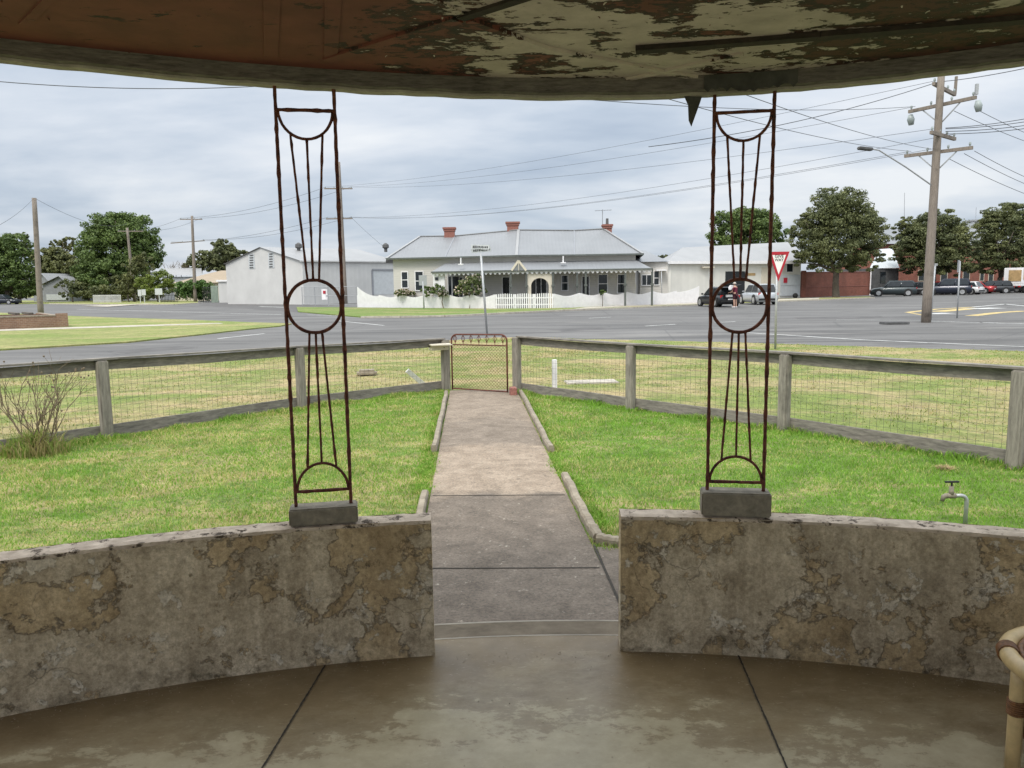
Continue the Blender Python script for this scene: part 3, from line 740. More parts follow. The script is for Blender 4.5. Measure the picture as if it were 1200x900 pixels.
for p, q, w_, h_, mm in [((700, -30), (540, 26), .035, .012, 'batten_and_shade'), ((536, 28), (385, 80), .05, .010, 'ceiling'), ((440, -25), (545, 24), .028, .008, 'ceiling'), ((550, 27), (640, 58), .03, .014, 'ceiling'), ((640, 58), (830, 92), .03, .014, 'ceiling'),
                      ((870, 62), (700, 100), .025, .012, 'ceiling'), ((745, 56), (960, 40), .05, .02, 'batten_and_shade'), ((960, 40), (1230, 26), .055, .02, 'batten_and_shade'), ((100, -20), (30, 52), .03, .006, 'ceiling'), ((320, -20), (318, 78), .05, .006, 'ceiling'), ((392, -20), (388, 82), .05, .006, 'ceiling')]:  # the two dark bars at right paint in the shade between battens
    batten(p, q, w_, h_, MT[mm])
rf_ = random.Random(31)
for nm, mt, cnt, xr in (('cream_flakes', 'creamflake', 60, (-.5, 1.6)), ('brown_flakes', 'brownflake', 60, (-1.7, 2.0))):
    m = MB()
    for i in range(cnt):
        x_ = rf_.uniform(*xr); y_ = rf_.uniform(2.2, 3.22); z_ = zceil(x_)+.0605; a_ = rf_.uniform(0, 6.28); L_ = rf_.uniform(.004, .015); W_ = L_*rf_.uniform(.3, .8)
        u_ = Vector((math.cos(a_), math.sin(a_), 0)); v_ = Vector((-u_.y, u_.x, 0)); dr = rf_.uniform(.15, .7)
        c_ = Vector((x_, y_, z_)); r0 = [c_-v_*W_*.5*rf_.uniform(.6, 1.2), c_+v_*W_*.5*rf_.uniform(.6, 1.2)]
        r1 = [c_+u_*L_*.55-v_*W_*.45-Vector((0, 0, L_*dr*.25)), c_+u_*L_*.55+v_*W_*.5-Vector((0, 0, L_*dr*.25))]
        r2 = [c_+u_*L_-v_*W_*.3-Vector((0, 0, L_*dr)), c_+u_*L_+v_*W_*.2-Vector((0, 0, L_*dr))]
        m.add(r0+r1+r2, [(0, 1, 3, 2), (2, 3, 5, 4)])
    m.build(nm, MT[mt], root, fix=False)['kind'] = 'stuff'
# loose dark flashing on the beam and torn flap by the right column
m = MB(); gf = random.Random(8); q_ = []
for i in range(25):
    a_ = ang(.80+.36*i/24, BI); p = cpt(BI-.006, a_); zc_ = zceil(p.x); q_.append((p+Vector((0, 0, zc_+.058)), p+Vector((0, 0, zc_+.012-gf.uniform(0, .02)-(.012 if 8 < i < 18 else 0)))))
for (p0, p1), (p2, p3) in zip(q_, q_[1:]): m.prism([p0, p1, p3, p2], (0, .003, 0))
m.build('loose_flashing', MT['tarp'], root, fix=False)
m = MB(); p = at(810, 114, 3.33)
m.prism([p+Vector((-.04, 0, .03)), p+Vector((.055, 0, .035)), p+Vector((.04, .01, -.02)), p+Vector((.022, .015, -.07)), p+Vector((.006, .012, -.115)), p+Vector((-.006, .01, -.09)), p+Vector((-.012, 0, -.03))], (0, .006, 0))
m.build('torn_flap', MT['tarp'], root, fix=False)

# ------------------------------------------------------------------ path, kerbs, gate
PD = Vector((-.055, 1)).normalized()
def pl(y): return -.582+(y-4.04)*-.0527
def prr(y): return .584+(y-4.0)*-.0577
m = MB()
ys = [3.3, 3.6, 5.62, 6.3]+[6.3+.15*i for i in range(1, 12)]+[8.05, 12.9]
rp = random.Random(2)
for a, b in zip(ys, ys[1:]):
    m.add([(pl(a), a, ZG+.045), (prr(a), a, ZG+.045), (prr(b), b, ZG+.045), (pl(b), b, ZG+.045)], [(0, 1, 2, 3)])
struct(m.build('path', MT['path']))
m = MB()
for py_ in (4.62, 6.3):
    a = Vector((pl(py_)+.02, py_, ZG+.0485)); b = Vector((prr(py_)-.02, py_-.03, ZG+.0485)); m.poly([a, b, b+Vector((0, .012, 0)), a+Vector((0, .012, 0))])
a = Vector((.53, 5.02, ZG+.0485)); b = Vector((.585, 3.7, ZG+.0485)); m.poly([a, a+Vector((.016, 0, 0)), b+Vector((.016, 0, 0)), b])
struct(m.build('path_joint', MT['joint']))
m = MB(); m.poly([(.555, 5.0, ZG+.041), (1.2, 4.82, ZG+.041), (1.5, 3.4, ZG+.041), (.60, 3.4, ZG+.041)])
struct(m.build('path_apron', MT['path']))
m = MB(); gg_ = random.Random(41)
for i in range(1500):
    if i < 700: y_ = gg_.uniform(3.75, 12.3); e_ = gg_.choice((0, 0, 1)); x_ = gg_.uniform(pl(y_)+.03, prr(y_)-.03) if e_ else (pl(y_)+abs(gg_.gauss(0, .05))+.02 if gg_.random() < .5 else prr(y_)-abs(gg_.gauss(0, .05))-.02); z_ = ZG+.045
    elif i < 1250: a_ = gg_.uniform(R(-26), R(24)); p_ = cpt(RI-.004-abs(gg_.gauss(0, .05)), a_); x_, y_, z_ = p_.x, p_.y, 0.
    else: x_ = gg_.uniform(-1.8, 1.9); y_ = gg_.uniform(2.2, 3.3); z_ = 0.
    s_ = gg_.uniform(.0012, .0042) if z_ == 0. else gg_.uniform(.002, .0065)
    q_ = [Vector((x_+s_*gg_.uniform(.6, 1.2)*math.cos(t_*2.09), y_+s_*gg_.uniform(.6, 1.2)*math.sin(t_*2.09), z_+.0002)) for t_ in range(3)]
    m.add(q_+[Vector((x_, y_, z_+s_*gg_.uniform(.5, 1.1)))], [(0, 1, 3), (1, 2, 3), (2, 0, 3)])
tag(m.build('grit', MT['grit'], fix=False), 'loose grit and crumbs of render on path and porch floor', 'grit', kind='stuff')
def kerb(pts, wdt, h, label):
    wdt *= .7; h *= .72
    m = MB(); r = random.Random(len(label)); n = 10
    P_ = []
    for a, b in zip(pts, pts[1:]):
        a = Vector(a); b = Vector(b)
        for i in range(n): P_.append(a+(b-a)*i/n)
    P_.append(Vector(pts[-1])); ring = []
    for i, p in enumerate(P_):
        d = (P_[min(i+1, len(P_)-1)]-P_[max(i-1, 0)]).normalized(); s_ = Vector((-d.y, d.x)); j = r.uniform(-.006, .006); hh = h+r.uniform(-.006, .006)
        ring.append([(p.x+s_.x*u*wdt+j, p.y+s_.y*u*wdt, ZG+z) for u, z in ((-.5, 0), (-.5, hh*.8), (-.33, hh), (.33, hh), (.5, hh*.8), (.5, 0))])
    for a, b in zip(ring, ring[1:]):
        for k in range(6): m.add([a[k], b[k], b[(k+1) % 6], a[(k+1) % 6]], [(0, 1, 2, 3)])
    m.poly(ring[0]); m.poly(ring[-1])
    return tag(m.build('path_kerb', MT['kerb']), kind='structure')
kerb([(pl(8.1)-.05, 8.1), (pl(12.5)-.05, 12.5)], .09, .14, 'a')
kerb([(prr(8.0)+.05, 8.0), (prr(12.5)+.05, 12.5)], .09, .14, 'bb')
kerb([(pl(3.9)-.05, 3.9), (pl(6.35)-.05, 6.35)], .09, .13, 'ccc')
kerb([(prr(6.9)+.06, 6.9), (prr(5.6)+.05, 5.6), (prr(5.1)+.06, 5.12)], .10, .13, 'dddd')
kerb([(.57, 5.10), (.75, 5.02), (1.3, 4.90)], .10, .13, 'eeeee')
# ------------------------------------------------------------------ garden fence
def fence(line, tops, label, gate_end):
    root = empty('garden_fence', (line[0].x, line[0].y, ZG), label, 'fence', 'wire garden fences')
    rr = random.Random(gate_end)
    for i, p in enumerate(line):
        d = (line[min(i+1, len(line)-1)]-line[max(i-1, 0)]).normalized(); rz = math.atan2(d.y, d.x)
        m = MB(); w_ = .125 if i else .14; h = tops[i]
        m.box((p.x, p.y, (h+ZG-.1)/2), (w_, .10, h-ZG+.1), rz+rr.uniform(-.05, .05))
        m.build('post', MT['oldwood'], root, bevel=.012)
    for i, (a, b) in enumerate(zip(line, line[1:])):
        d = (b-a).normalized(); n = Vector((d.y, -d.x))
        out_ = n if n.y > 0 else -n                    # side away from the porch
        za, zb = tops[i], tops[i+1]
        q = lambda p, z, o: Vector((p.x+out_.x*o, p.y+out_.y*o, z))
        m = MB(); k = 12
        for j in range(k):
            f0, f1 = j/k, (j+1)/k; A = a+(b-a)*f0; B = a+(b-a)*f1
            sg = lambda f: za+(zb-za)*f-.012*math.sin(math.pi*f)
            m.bar(q(A, sg(f0)-.055, .072), q(B, sg(f1)-.055, .072), .036, .115)
        m.build('rail', MT['oldrail'], root)
        m = MB(); m.bar(q(a, za+.018, .045), q(b, zb+.018, .045), .12, .022); m.build('rail_cap', MT['oldrail'], root)
        m = MB(); m.bar(q(a, ZG+.10, .068), q(b, ZG+.10, .068), .035, .17); m.build('bottom_board', MT['oldrail'], root, bevel=.006)
        m = MB(); L = (b-a).length; k = int(L/.075)
        for j in range(1, k):
            p = a+d*(L*j/k); zt = za+(zb-za)*j/k
            m.tube([q(p, ZG+.12, .10), q(p, zt-.02, .10)], .0014, 3, caps=False)
        for j in range(9):
            z = .04+j*.085
            m.tube([q(a, ZG+.1+z, .10), q(b, ZG+.1+z, .10)], .0014, 3, caps=False)
        m.build('wire_mesh', MT['wire'], root, fix=False)
    return root
fence(FL, [.74, .775, .825, .85, .86], 'grey timber and wire fence running left from the garden gate', 1)
fence(FR, [.79, .785, .795, .805, .80], 'grey timber and wire fence running right from the garden gate', 2)
# gate
ga = Vector((-1.005, 12.85)); gb = Vector((-.075, 12.55)); gd = (gb-ga); GW = gd.length; gd.normalize()
root = empty('garden_gate', (ga.x, ga.y, ZG), 'rusty tubular garden gate with scrollwork top and chain wire', 'gate')
G = lambda u, z, o=0.: Vector((ga.x+gd.x*u-gd.y*o, ga.y+gd.y*u+gd.x*o, z))
zb0, zt0 = -.085, .845; rc = .10
fr = [G(0, zb0), G(0, .3), G(0, zt0-rc)]+[G(rc-rc*math.cos(t*math.pi/12), zt0-rc+rc*math.sin(t*math.pi/12)) for t in range(1, 7)]+\
     [G(GW-rc+rc*math.sin(t*math.pi/12), zt0-rc+rc*math.cos(t*math.pi/12)) for t in range(0, 6)]+[G(GW, zt0-rc), G(GW, .3), G(GW, zb0-.03)]
MB().tube(fr, .014, 8).build('gate_frame', MT['gaterust'], root, smooth=True)
m = MB(); m.tube([G(0, .675), G(GW, .665)], .011, 7); m.build('crossbar', MT['gaterust'], root); m = MB(); m.tube([G(0, zb0+.02), G(GW, zb0-.01)], .012, 7); m.build('crossbar', MT['gaterust'], root)
for i in range(7):
    m = MB(); u0 = GW*(i+.5)/7; s_ = 1 if i % 2 else -1
    for ss in (-1, 1):
        pts = [G(u0+ss*(.004+.030*math.sin(t*.55)*(1-t*.055)), .825-t*.0125-.02*math.sin(t*.4)) for t in range(11)]
        m.tube(pts, .005, 5)
    m.tube([G(u0, .835), G(u0, .68)], .005, 5)
    m.build('scroll', MT['gaterust'], root)
m = MB(); st = .055; z0, z1 = zb0+.03, .665
u = -.8
def clipseg(u0, dirn):
    # diagonal from bottom edge
    pts = []; a = (u0, z0); b = (u0+dirn*(z1-z0), z1)
    ua, ub = a[0], b[0]
    lo, hi = 0., 1.
    for lim, sg in ((.012, 1), (GW-.012, -1)):
        fa, fb = sg*(ua-lim), sg*(ub-lim)
        if fa < 0 and fb < 0: return None
        if fa < 0: lo = max(lo, fa/(fa-fb))
        if fb < 0: hi = min(hi, fa/(fa-fb))
    if hi-lo < .02: return None
    L = lambda f: (ua+(ub-ua)*f, z0+(z1-z0)*f)
    return L(lo), L(hi)
for k in range(-16, 36):
    for dr in (1, -1):
        sg = clipseg(k*st, dr)
        if sg: m.tube([G(*sg[0]), G(*sg[1])], .0024, 3, caps=False)
m.build('chain_wire', MT['gaterust'], root, fix=False)
m = MB(); a = Vector((.015, 12.30, ZG+.10)); m.box(a, (.11, .22, .12), .1)
tag(m.build('loose_brick', MT['terracotta'], bevel=.008), 'loose red brick standing on the path at the gate foot', 'brick')
# letterbox on gate post
root = empty('letterbox', (-1.32, 12.98, .66), 'small cream letterbox fixed beside the left gate post', 'letterbox')
m = MB(); p0 = at(514, 407, 12.98); root.location = p0
m.box(p0, (.30, .20, .085), .35); m.build('box_body', MT['cream'], root, bevel=.006)
m = MB(); m.box(p0+Vector((.02, -.06, .055)), (.36, .34, .018), .35); m.build('lid', MT['cream'], root)
m = MB(); m.box(p0+Vector((.10, -.075, -.0)), (.012, .012, .012), .35); m.build('lock', MT['black'], root)
# white stakes
p = gr(496, 453); q = at(477, 434, p.y-.3)
m = MB(); m.bar(p+Vector((.05, 0, 0)), q, .085, .02, (0, -1, .2)); tag(m.build('fallen_board', MT['white'], bevel=.003), 'white painted board leaning over in grass left of the gate', 'board')
p = gr(650, 460.5); m = MB(); m.box((p.x, p.y, ZG+.25), (.075, .075, .62), .2)
tag(m.build('marker_post', MT['white'], bevel=.006), 'short upright white marker post beside the right fence', 'post')
# garden tap
T = Vector((3.276, 5.395, ZG)); root = empty('garden_tap', T, 'garden tap on a bent grey standpipe behind the right wall', 'tap')
bend = [T+Vector((0, 0, 0)), T+Vector((0, 0, .20))]+[T+Vector((-.045+.045*math.cos(t*math.pi/12), 0, .20+.045*math.sin(t*math.pi/12))) for t in range(1, 7)]+[T+Vector((-.09, 0, .245))]
MB().tube(bend, .014, 10).build('standpipe', MT['galv'], root, smooth=True)
m = MB(); m.tube([T+Vector((-.085, 0, .245)), T+Vector((-.15, 0, .245))], [.021, .019], 10); m.tube([T+Vector((-.115, 0, .245)), T+Vector((-.115, 0, .315))], [.02, .015], 10)
m.tube([T+Vector((-.148, 0, .248)), T+Vector((-.170, 0, .24)), T+Vector((-.177, 0, .205))], [.017, .017, .013], 10); m.build('tap_body', MT['block'], root, smooth=True)
m = MB(); m.tube([T+Vector((-.115, 0, .31)), T+Vector((-.115, 0, .345))], .007, 8); m.bar(T+Vector((-.165, 0, .348)), T+Vector((-.065, 0, .348)), .014, .012); m.build('tap_handle', MT['black'], root)

# ------------------------------------------------------------------ grass (uncountable)
def inside(poly, x, y):
    x = np.asarray(x); y = np.asarray(y); c = np.zeros(x.shape, bool); n = len(poly); j = n-1
    for i in range(n):
        xi, yi = poly[i][:2]; xj, yj = poly[j][:2]
        c ^= ((yi > y) != (yj > y)) & (x < (xj-xi)*(y-yi)/((yj-yi) or 1e-9)+xi); j = i
    return c
def blades(name, x, y, h, wd, mat, z, seed, label_kind='stuff', lean=.5):
    rg = np.random.default_rng(seed); n = len(x)
    a = rg.uniform(0, 2*np.pi, n); ca, sa = np.cos(a), np.sin(a)
    ln = rg.uniform(.1, lean, n)*h; la = rg.uniform(0, 2*np.pi, n)
    lx, ly = np.cos(la)*ln, np.sin(la)*ln
    V = np.zeros((n, 5, 3), np.float32)
    for k, (u, f, b) in enumerate(((-1, 0, 0), (1, 0, 0), (.75, .55, .3), (-.75, .55, .3), (0, 1, 1))):
        V[:, k, 0] = x+ca*wd*u*.5+lx*b; V[:, k, 1] = y+sa*wd*u*.5+ly*b; V[:, k, 2] = z+h*f*(1-.25*b*lean)
    me = bpy.data.meshes.new(name)
    me.vertices.add(n*5); me.vertices.foreach_set('co', V.ravel())
    base = (np.arange(n)*5)[:, None]
    idx = np.concatenate([base+np.array([0, 1, 2, 3]), base+np.array([3, 2, 4])], 1).astype(np.int32)
    me.loops.add(n*7); me.loops.foreach_set('vertex_index', idx.ravel())
    me.polygons.add(n*2)
    ls = np.stack([np.arange(n)*7, np.arange(n)*7+4], 1).astype(np.int32)
    me.polygons.foreach_set('loop_start', ls.ravel())
    me.polygons.foreach_set('loop_total', np.tile(np.array([4, 3], np.int32), n))
    me.materials.append(mat); me.update(); me.validate()
    o = bpy.data.objects.new(name, me); COL.objects.link(o)
    return o
rg = np.random.default_rng(5)
def lawn_mask(x, y):
    r = np.hypot(x-CX, y-CY)
    k = inside(lawn_poly, x, y) & (r > RT+.02)
    onpath = (x > -.582+(y-4.04)*-.0527-.02+.04*np.sin(y*9)) & (x < .584+(y-4.0)*-.0577+.03+.03*np.sin(y*7+1)) & (y > 3)
    apron = (x > .4) & (x < 1.35) & (y < 4.93-.12*(x-.6)) 
    return k & ~onpath & ~apron
def scatter(n, x0, x1, y0, y1, pw=1.):
    # density falls off with distance
    x = rg.uniform(x0, x1, n); y = y0+(y1-y0)*rg.uniform(0, 1, n)**pw
    return x, y
from numpy import hypot
def vnoise(x, y, s):
    return .5+.25*(np.sin(x*s+1.3*np.sin(y*s*.7))+np.sin(y*s*1.2+1.1*np.sin(x*s*.8+2)))
x, y = scatter(520000, -9.3, 7.2, 3.0, 13.0, 1.45)
k = lawn_mask(x, y); x, y = x[k], y[k]
h = rg.uniform(.018, .05, len(x))*(.55+.55*vnoise(x, y, 2.4)+.35*vnoise(x+3, y, 9.)); wd = rg.uniform(.003, .0055, len(x))*(1+.09*y)
ex, ey, eh = [], [], []
def edge_tufts(P0, P1, cnt, spread, hh):
    f = rg.uniform(0, 1, cnt); o = np.abs(rg.normal(0, spread, cnt))*np.sign(spread)
    ex.append(P0[0]+(P1[0]-P0[0])*f); ey.append(P0[1]+(P1[1]-P0[1])*f); ex[-1] = ex[-1]+o; eh.append(rg.uniform(.4, 1., cnt)*hh*(.4+.9*vnoise(ex[-1]*2, ey[-1]*2, 3.)))
def edge_band(P0, P1, cnt, off, spread, hh):
    P0 = Vector(P0[:2]); P1 = Vector(P1[:2]); d = (P1-P0).normalized(); nn = Vector((-d.y, d.x)); f = rg.uniform(0, 1, cnt); o = off+rg.normal(0, spread, cnt)
    xx = P0.x+(P1.x-P0.x)*f+nn.x*o; yy = P0.y+(P1.y-P0.y)*f+nn.y*o; ex.append(xx); ey.append(yy); eh.append(rg.uniform(.4, 1., cnt)*hh*(.3+.9*vnoise(xx*2, yy*2, 3.)))
for L_ in (FL, FR):
    for a_, b_ in zip(L_, L_[1:]): edge_band(a_, b_, 2600, .05, .09, .13)
edge_band((pl(6.4)-.10, 6.4), (pl(8.05)-.08, 8.05), 1300, 0., .05, .07); edge_band((prr(6.9)+.04, 6.9), (prr(8.0)+.05, 8.0), 900, 0., .04, .07)
edge_band((pl(8.1)-.12, 8.1), (pl(12.4)-.12, 12.4), 1500, 0., .04, .09); edge_band((prr(8.)+.13, 8.0), (prr(12.4)+.13, 12.4), 1500, 0., .04, .09)
edge_band((prr(6.9)+.13, 6.9), (prr(5.15)+.15, 5.15), 1200, 0., .04, .09); edge_band((.62, 5.16), (1.6, 4.95), 900, 0., .04, .09)
ex, ey, eh = np.concatenate(ex), np.concatenate(ey), np.concatenate(eh)
x = np.concatenate([x, ex]); y = np.concatenate([y, ey]); h = np.concatenate([h, eh]); wd = np.concatenate([wd, rg.uniform(.004, .008, len(ex))*(1+.06*ey)])
grass = blades('lawn_grass', x, y, h, wd, MT['blade'], ZG+.026, 1, lean=1.1)
tag(grass, 'short green lawn grass inside the garden fence', 'grass', kind='stuff')
x, y = scatter(260000, -20, 20, 5, 27.5, .9)
nv = inside(near_verge, x, y) & ~inside(lawn_poly, x, y); x, y = x[nv], y[nv]
k = rg.uniform(0, 1, len(x)) < (.25+.75*vnoise(x, y, 1.1)); x, y = x[k], y[k]
h = rg.uniform(.02, .05, len(x))*(.5+.9*vnoise(x, y, 1.7)); wd = rg.uniform(.005, .011, len(x))*(1+.04*y)
tag(blades('verge_grass', x, y, h, wd, MT['dryblade'], ZG+.016, 2, lean=1.4), 'dry patchy verge grass between fence and road', 'grass', kind='stuff')

# bare bush with tussock by the left fence
B = Vector((-5.25, 8.30, ZG+.03)); root = empty('bare_bush', B, 'bare twiggy bush growing from a tussock by the left fence', 'bush')
m = MB(); rb = random.Random(21)
def twig(p, d, L, r, depth):
    q = p; n = 4; pts = [p]
    for i in range(n):
        d = (d+Vector((rb.uniform(-.22, .22), rb.uniform(-.22, .22), rb.uniform(-.05, .15)))).normalized(); q = q+d*L/n; pts.append(q)
    m.tube(pts, [r*(1-.16*i) for i in range(n+1)], 5)
    if depth:
        for i in range(rb.choice((2, 3, 3))):
            k = rb.choice((2, 3, 4)); dd = (d+Vector((rb.uniform(-.8, .8), rb.uniform(-.5, .5), rb.uniform(-.1, .6)))).normalized()
            twig(pts[k], dd, L*rb.uniform(.5, .72), r*.6, depth-1)
    elif rb.random() < .35: m.ball(pts[-1], .012, n=5, m=3)
for i in range(15): twig(B+Vector((rb.uniform(-.15, .15), rb.uniform(-.1, .1), 0)), Vector((rb.uniform(-.9, .9), rb.uniform(-.4, .4), 1)).normalized(), rb.uniform(.42, .66), .009, 2)
m.build('branches', MT['twig'], root, fix=False)
n = 800; rr_ = rg.uniform(0, .34, n); th = rg.uniform(0, 2*np.pi, n)
tb = blades('tussock', B.x+rr_*np.cos(th)*1.1, B.y+rr_*np.sin(th)*.8, rg.uniform(.2, .46, n)*(1-1.2*rr_), rg.uniform(.008, .016, n), MT['tuft'], ZG+.02, 3, lean=.8)
tb.parent = root; tb.matrix_parent_inverse = Matrix.Translation(-B)
a = gr(1107, 550, ZG+.03); n = 260; rr_ = rg.uniform(0, .07, n); th = rg.uniform(0, 2*np.pi, n)
tag(blades('straw_clump', a.x+rr_*np.cos(th), a.y+rr_*np.sin(th), rg.uniform(.03, .07, n), rg.uniform(.005, .01, n), simple('straw', lin((.42, .32, .16)), .9), ZG+.03, 4, lean=2.), 'clump of dry straw coloured grass on the lawn near the right fence', 'grass clump')

# ------------------------------------------------------------------ cane table
TC = Vector((1.925, 2.38, 0)); root = empty('cane_table', TC, 'round bamboo cane table with bound rim, cut off at bottom right', 'table')
zt = .375; RR = .262
MB().tube([TC+Vector((RR*math.cos(t*math.pi/32), RR*math.sin(t*math.pi/32), zt)) for t in range(64)], .029, 14, closed=True).build('rim', MT['cane'], root, smooth=True)
MB().tube([TC+Vector((.222*math.cos(t*math.pi/32), .222*math.sin(t*math.pi/32), zt+.008)) for t in range(64)], .011, 10, closed=True).build('inner_hoop', MT['canewrap'], root, smooth=True)
m = MB(); m.prism([TC+Vector((.222*math.cos(t*math.pi/16), .222*math.sin(t*math.pi/16), zt-.012)) for t in range(32)], (0, 0, .012)); top = m.build('woven_top', MT['wicker'], root)
m = MB()
for i in range(-10, 11):
    c = i*.02; L = math.sqrt(max(0, .215**2-c*c))
    m.bar(TC+Vector((c, -L, zt+.003)), TC+Vector((c, L, zt+.003)), .013, .005); m.bar(TC+Vector((-L, c, zt+.007)), TC+Vector((L, c, zt+.007)), .013, .005)
m.build('weave', MT['cane'], top)
for i in range(4):
    a = R(172)+i*math.pi/2; d = Vector((math.cos(a), math.sin(a), 0)); b = TC+d*(RR-.012)
    lg = MB(); lg.tube([b+d*.0+Vector((0, 0, 0)), b+Vector((0, 0, .15)), b+Vector((0, 0, .3)), b+Vector((0, 0, zt-.01))], [.024, .0235, .024, .0235], 12); leg = lg.build('leg', MT['cane'], root, smooth=True)
    wr = MB()
    for k in range(7): z = .20+k*.0075; wr.tube([b+Vector((.0262*math.cos(t*math.pi/8), .0262*math.sin(t*math.pi/8), z)) for t in range(16)], .004, 5, closed=True)
    wr.build('binding', MT['canewrap'], leg, smooth=True)
    wr = MB(); a2 = a-.32
    for k in range(6):
        aa = a2+(k-3)*.03; c = TC+Vector((RR*math.cos(aa), RR*math.sin(aa), zt)); e = Vector((math.cos(aa), math.sin(aa), 0))
        wr.tube([c+e*.0305*math.cos(t*math.pi/8)+Vector((0, 0, .0305*math.sin(t*math.pi/8))) for t in range(16)], .0045, 5, closed=True)
    wr.build('rim_binding', MT['canewrap'], root, smooth=True)
for z in (.10, .27):
    MB().tube([TC+Vector((.20*math.cos(t*math.pi/20), .20*math.sin(t*math.pi/20), z)) for t in range(40)], .011, 8, closed=True).build('stretcher', MT['canewrap'], root, smooth=True)
m = MB()
for i in range(28):
    a = i*2*math.pi/28; b = a+.28
    for s_ in (1, -1):
        p = TC+Vector((.205*math.cos(a), .205*math.sin(a), .10)); q = TC+Vector((.205*math.cos(a+s_*.3), .205*math.sin(a+s_*.3), .40)); m.tube([p, (p+q)/2+Vector((.01*math.cos(a), .01*math.sin(a), 0)), q], .008, 6)
m.build('lattice_skirt', MT['wicker'], root, smooth=True)
# ------------------------------------------------------------------ utility poles and wires
def V(p): return Vector(p)
def pole(base, top, r0, r1, label, arms=(), group='timber utility poles', cat='utility pole', name='utility_pole'):
    """arms: list of (end A, end B, braces)"""
    root = empty(name, base, label, cat, group)
    m = MB(); n = 8; base = V(base); top = V(top)
    m.tube([base+(top-base)*i/n-Vector((0, 0, .3 if i == 0 else 0)) for i in range(n+1)], [r0+(r1-r0)*i/n for i in range(n+1)], 12); m.build('pole_shaft', MT['polewood'], root, smooth=True)
    for a, b, br in arms:
        a = V(a); b = V(b); m = MB(); m.bar(a, b, .11, .13); arm = m.build('crossarm', MT['polewood'], root)
        k = 4
        for i in range(k):
            p = a+(b-a)*(.04+.92*i/(k-1))+Vector((0, 0, .065)); q = MB(); q.tube([p, p+Vector((0, 0, .09)), p+Vector((0, 0, .16))], [.02, .05, .035], 7); q.build('insulator', MT['ceramic'], arm)
        if br:
            c = (a+b)/2; m = MB()
            for e in (a, b): m.bar(c+(e-c)*.55-Vector((0, 0, .07)), Vector((c.x, c.y, c.z-.75)), .02, .05)
            m.build('arm_brace', MT['galv'], root)
    return root
pb = gr(1085, 378); ptop = Vector((pb.x+.08, pb.y, 10.1))
z_at = lambda px, py, z: gr(px, py, z)
A1_ = (z_at(1065, 131, 8.65), z_at(1144, 114, 8.65)); A2_ = (z_at(1060, 183, 6.78), z_at(1140, 173, 6.78)); A3_ = (z_at(1091, 155, 7.42), z_at(1119, 163, 7.42)); A4_ = (z_at(1094, 98, 9.45), z_at(1119, 111, 9.45))
big = pole(pb, ptop, .19, .13, 'tall timber power pole with street lamp arm on the right roadside', [(A1_[0], A1_[1], True), (A2_[0], A2_[1], True), (A3_[0], A3_[1], False), (A4_[0], A4_[1], False)])
for e in A1_:
    m = MB(); c = V(e)+Vector((.1, 0, -.32)); m.tube([c+Vector((-.02, 0, .2)), c, c+Vector((.03, 0, -.22))], [.09, .15, .10], 10); m.build('switch_can', MT['ceramic'], big, smooth=True)
m = MB(); e = V(A1_[1]); m.box(e+Vector((0, 0, .3)), (.1, .1, .4)); m.build('fuse_holder', MT['galv'], big)
m = MB(); e = V(A4_[1]); m.bar(e, e+Vector((.02, 0, .75)), .09, .09); m.build('riser', MT['polewood'], big)
lamp0 = at(1093, 218, pb.y); lamp1 = at(1030, 176, pb.y-.6); lamp2 = at(1006, 173.5, pb.y-.9)
m = MB(); m.tube([lamp0, lamp0+(lamp1-lamp0)*.5+Vector((0, 0, .04)), lamp1, lamp1+(lamp2-lamp1)*.4+Vector((0, 0, .02))], .03, 8); m.build('lamp_arm', MT['galv'], big)
m = MB(); m.bar(lamp1+(lamp2-lamp1)*.35, lamp2, .22, .12); m.build('lamp_head', MT['stone'], big, bevel=.03)
p405 = gr(405, 356); t405 = at(397, 190, p405.y)
B1 = (at(380, 221, p405.y), at(413, 221, p405.y)); B2 = (at(382, 256.5, p405.y), at(413, 256, p405.y))
pole(p405, t405, .24, .16, 'timber pole with two crossarms beside the big grey shed', [(B1[0], B1[1], False), (B2[0], B2[1], False)])
p229 = gr(229, 354); t229 = at(225, 253, p229.y); C1 = (at(211, 257, p229.y), at(237, 257, p229.y)); C2 = (at(200, 285, p229.y), at(240, 282, p229.y))
pole(p229, t229, .26, .17, 'timber pole with two crossarms left of the big grey shed', [(C1[0], C1[1], False), (C2[0], C2[1], False)])
p157 = gr(158, 354); t157 = at(149, 267, p157.y); D1 = (at(138, 271, p157.y), at(168, 271, p157.y))
pole(p157, t157, .25, .17, 'timber pole with one pale crossarm before the big dark tree', [(D1[0], D1[1], False)])
p102 = gr(102, 352.5); t102 = at(95, 290, p102.y); E1 = (at(84, 293, p102.y), at(106, 292, p102.y))
pole(p102, t102, .24, .16, 'slim timber pole standing left of the big dark tree', [(E1[0], E1[1], False)])
p48 = at(48, 371, 55.); p48.z = ZG; t48 = at(40, 232, 55.)
pole(p48, t48, .20, .15, 'bare timber pole without crossarm behind the brick planter')
WIRES = []
def wire(a, b, sag, label, r=.013, group=None):
    a = V(a); b = V(b); n = 16; m = MB()
    m.tube([a+(b-a)*i/n-Vector((0, 0, sag*4*(i/n)*(1-i/n))) for i in range(n+1)], r, 4, caps=False)
    tag(m.build('overhead_wire', MT['wire'], fix=False), label, 'wire', 'overhead wires')
lp = lambda P_, f: V(P_[0])+(V(P_[1])-V(P_[0]))*f+Vector((0, 0, .16))
for f, e in ((.06, lp(A4_, .1)), (.5, lp(A1_, .03)), (.94, lp(A3_, .1))): wire(lp(B1, f), e, .7, 'thin wire from shed pole upper arm to the big pole upper part', .008)
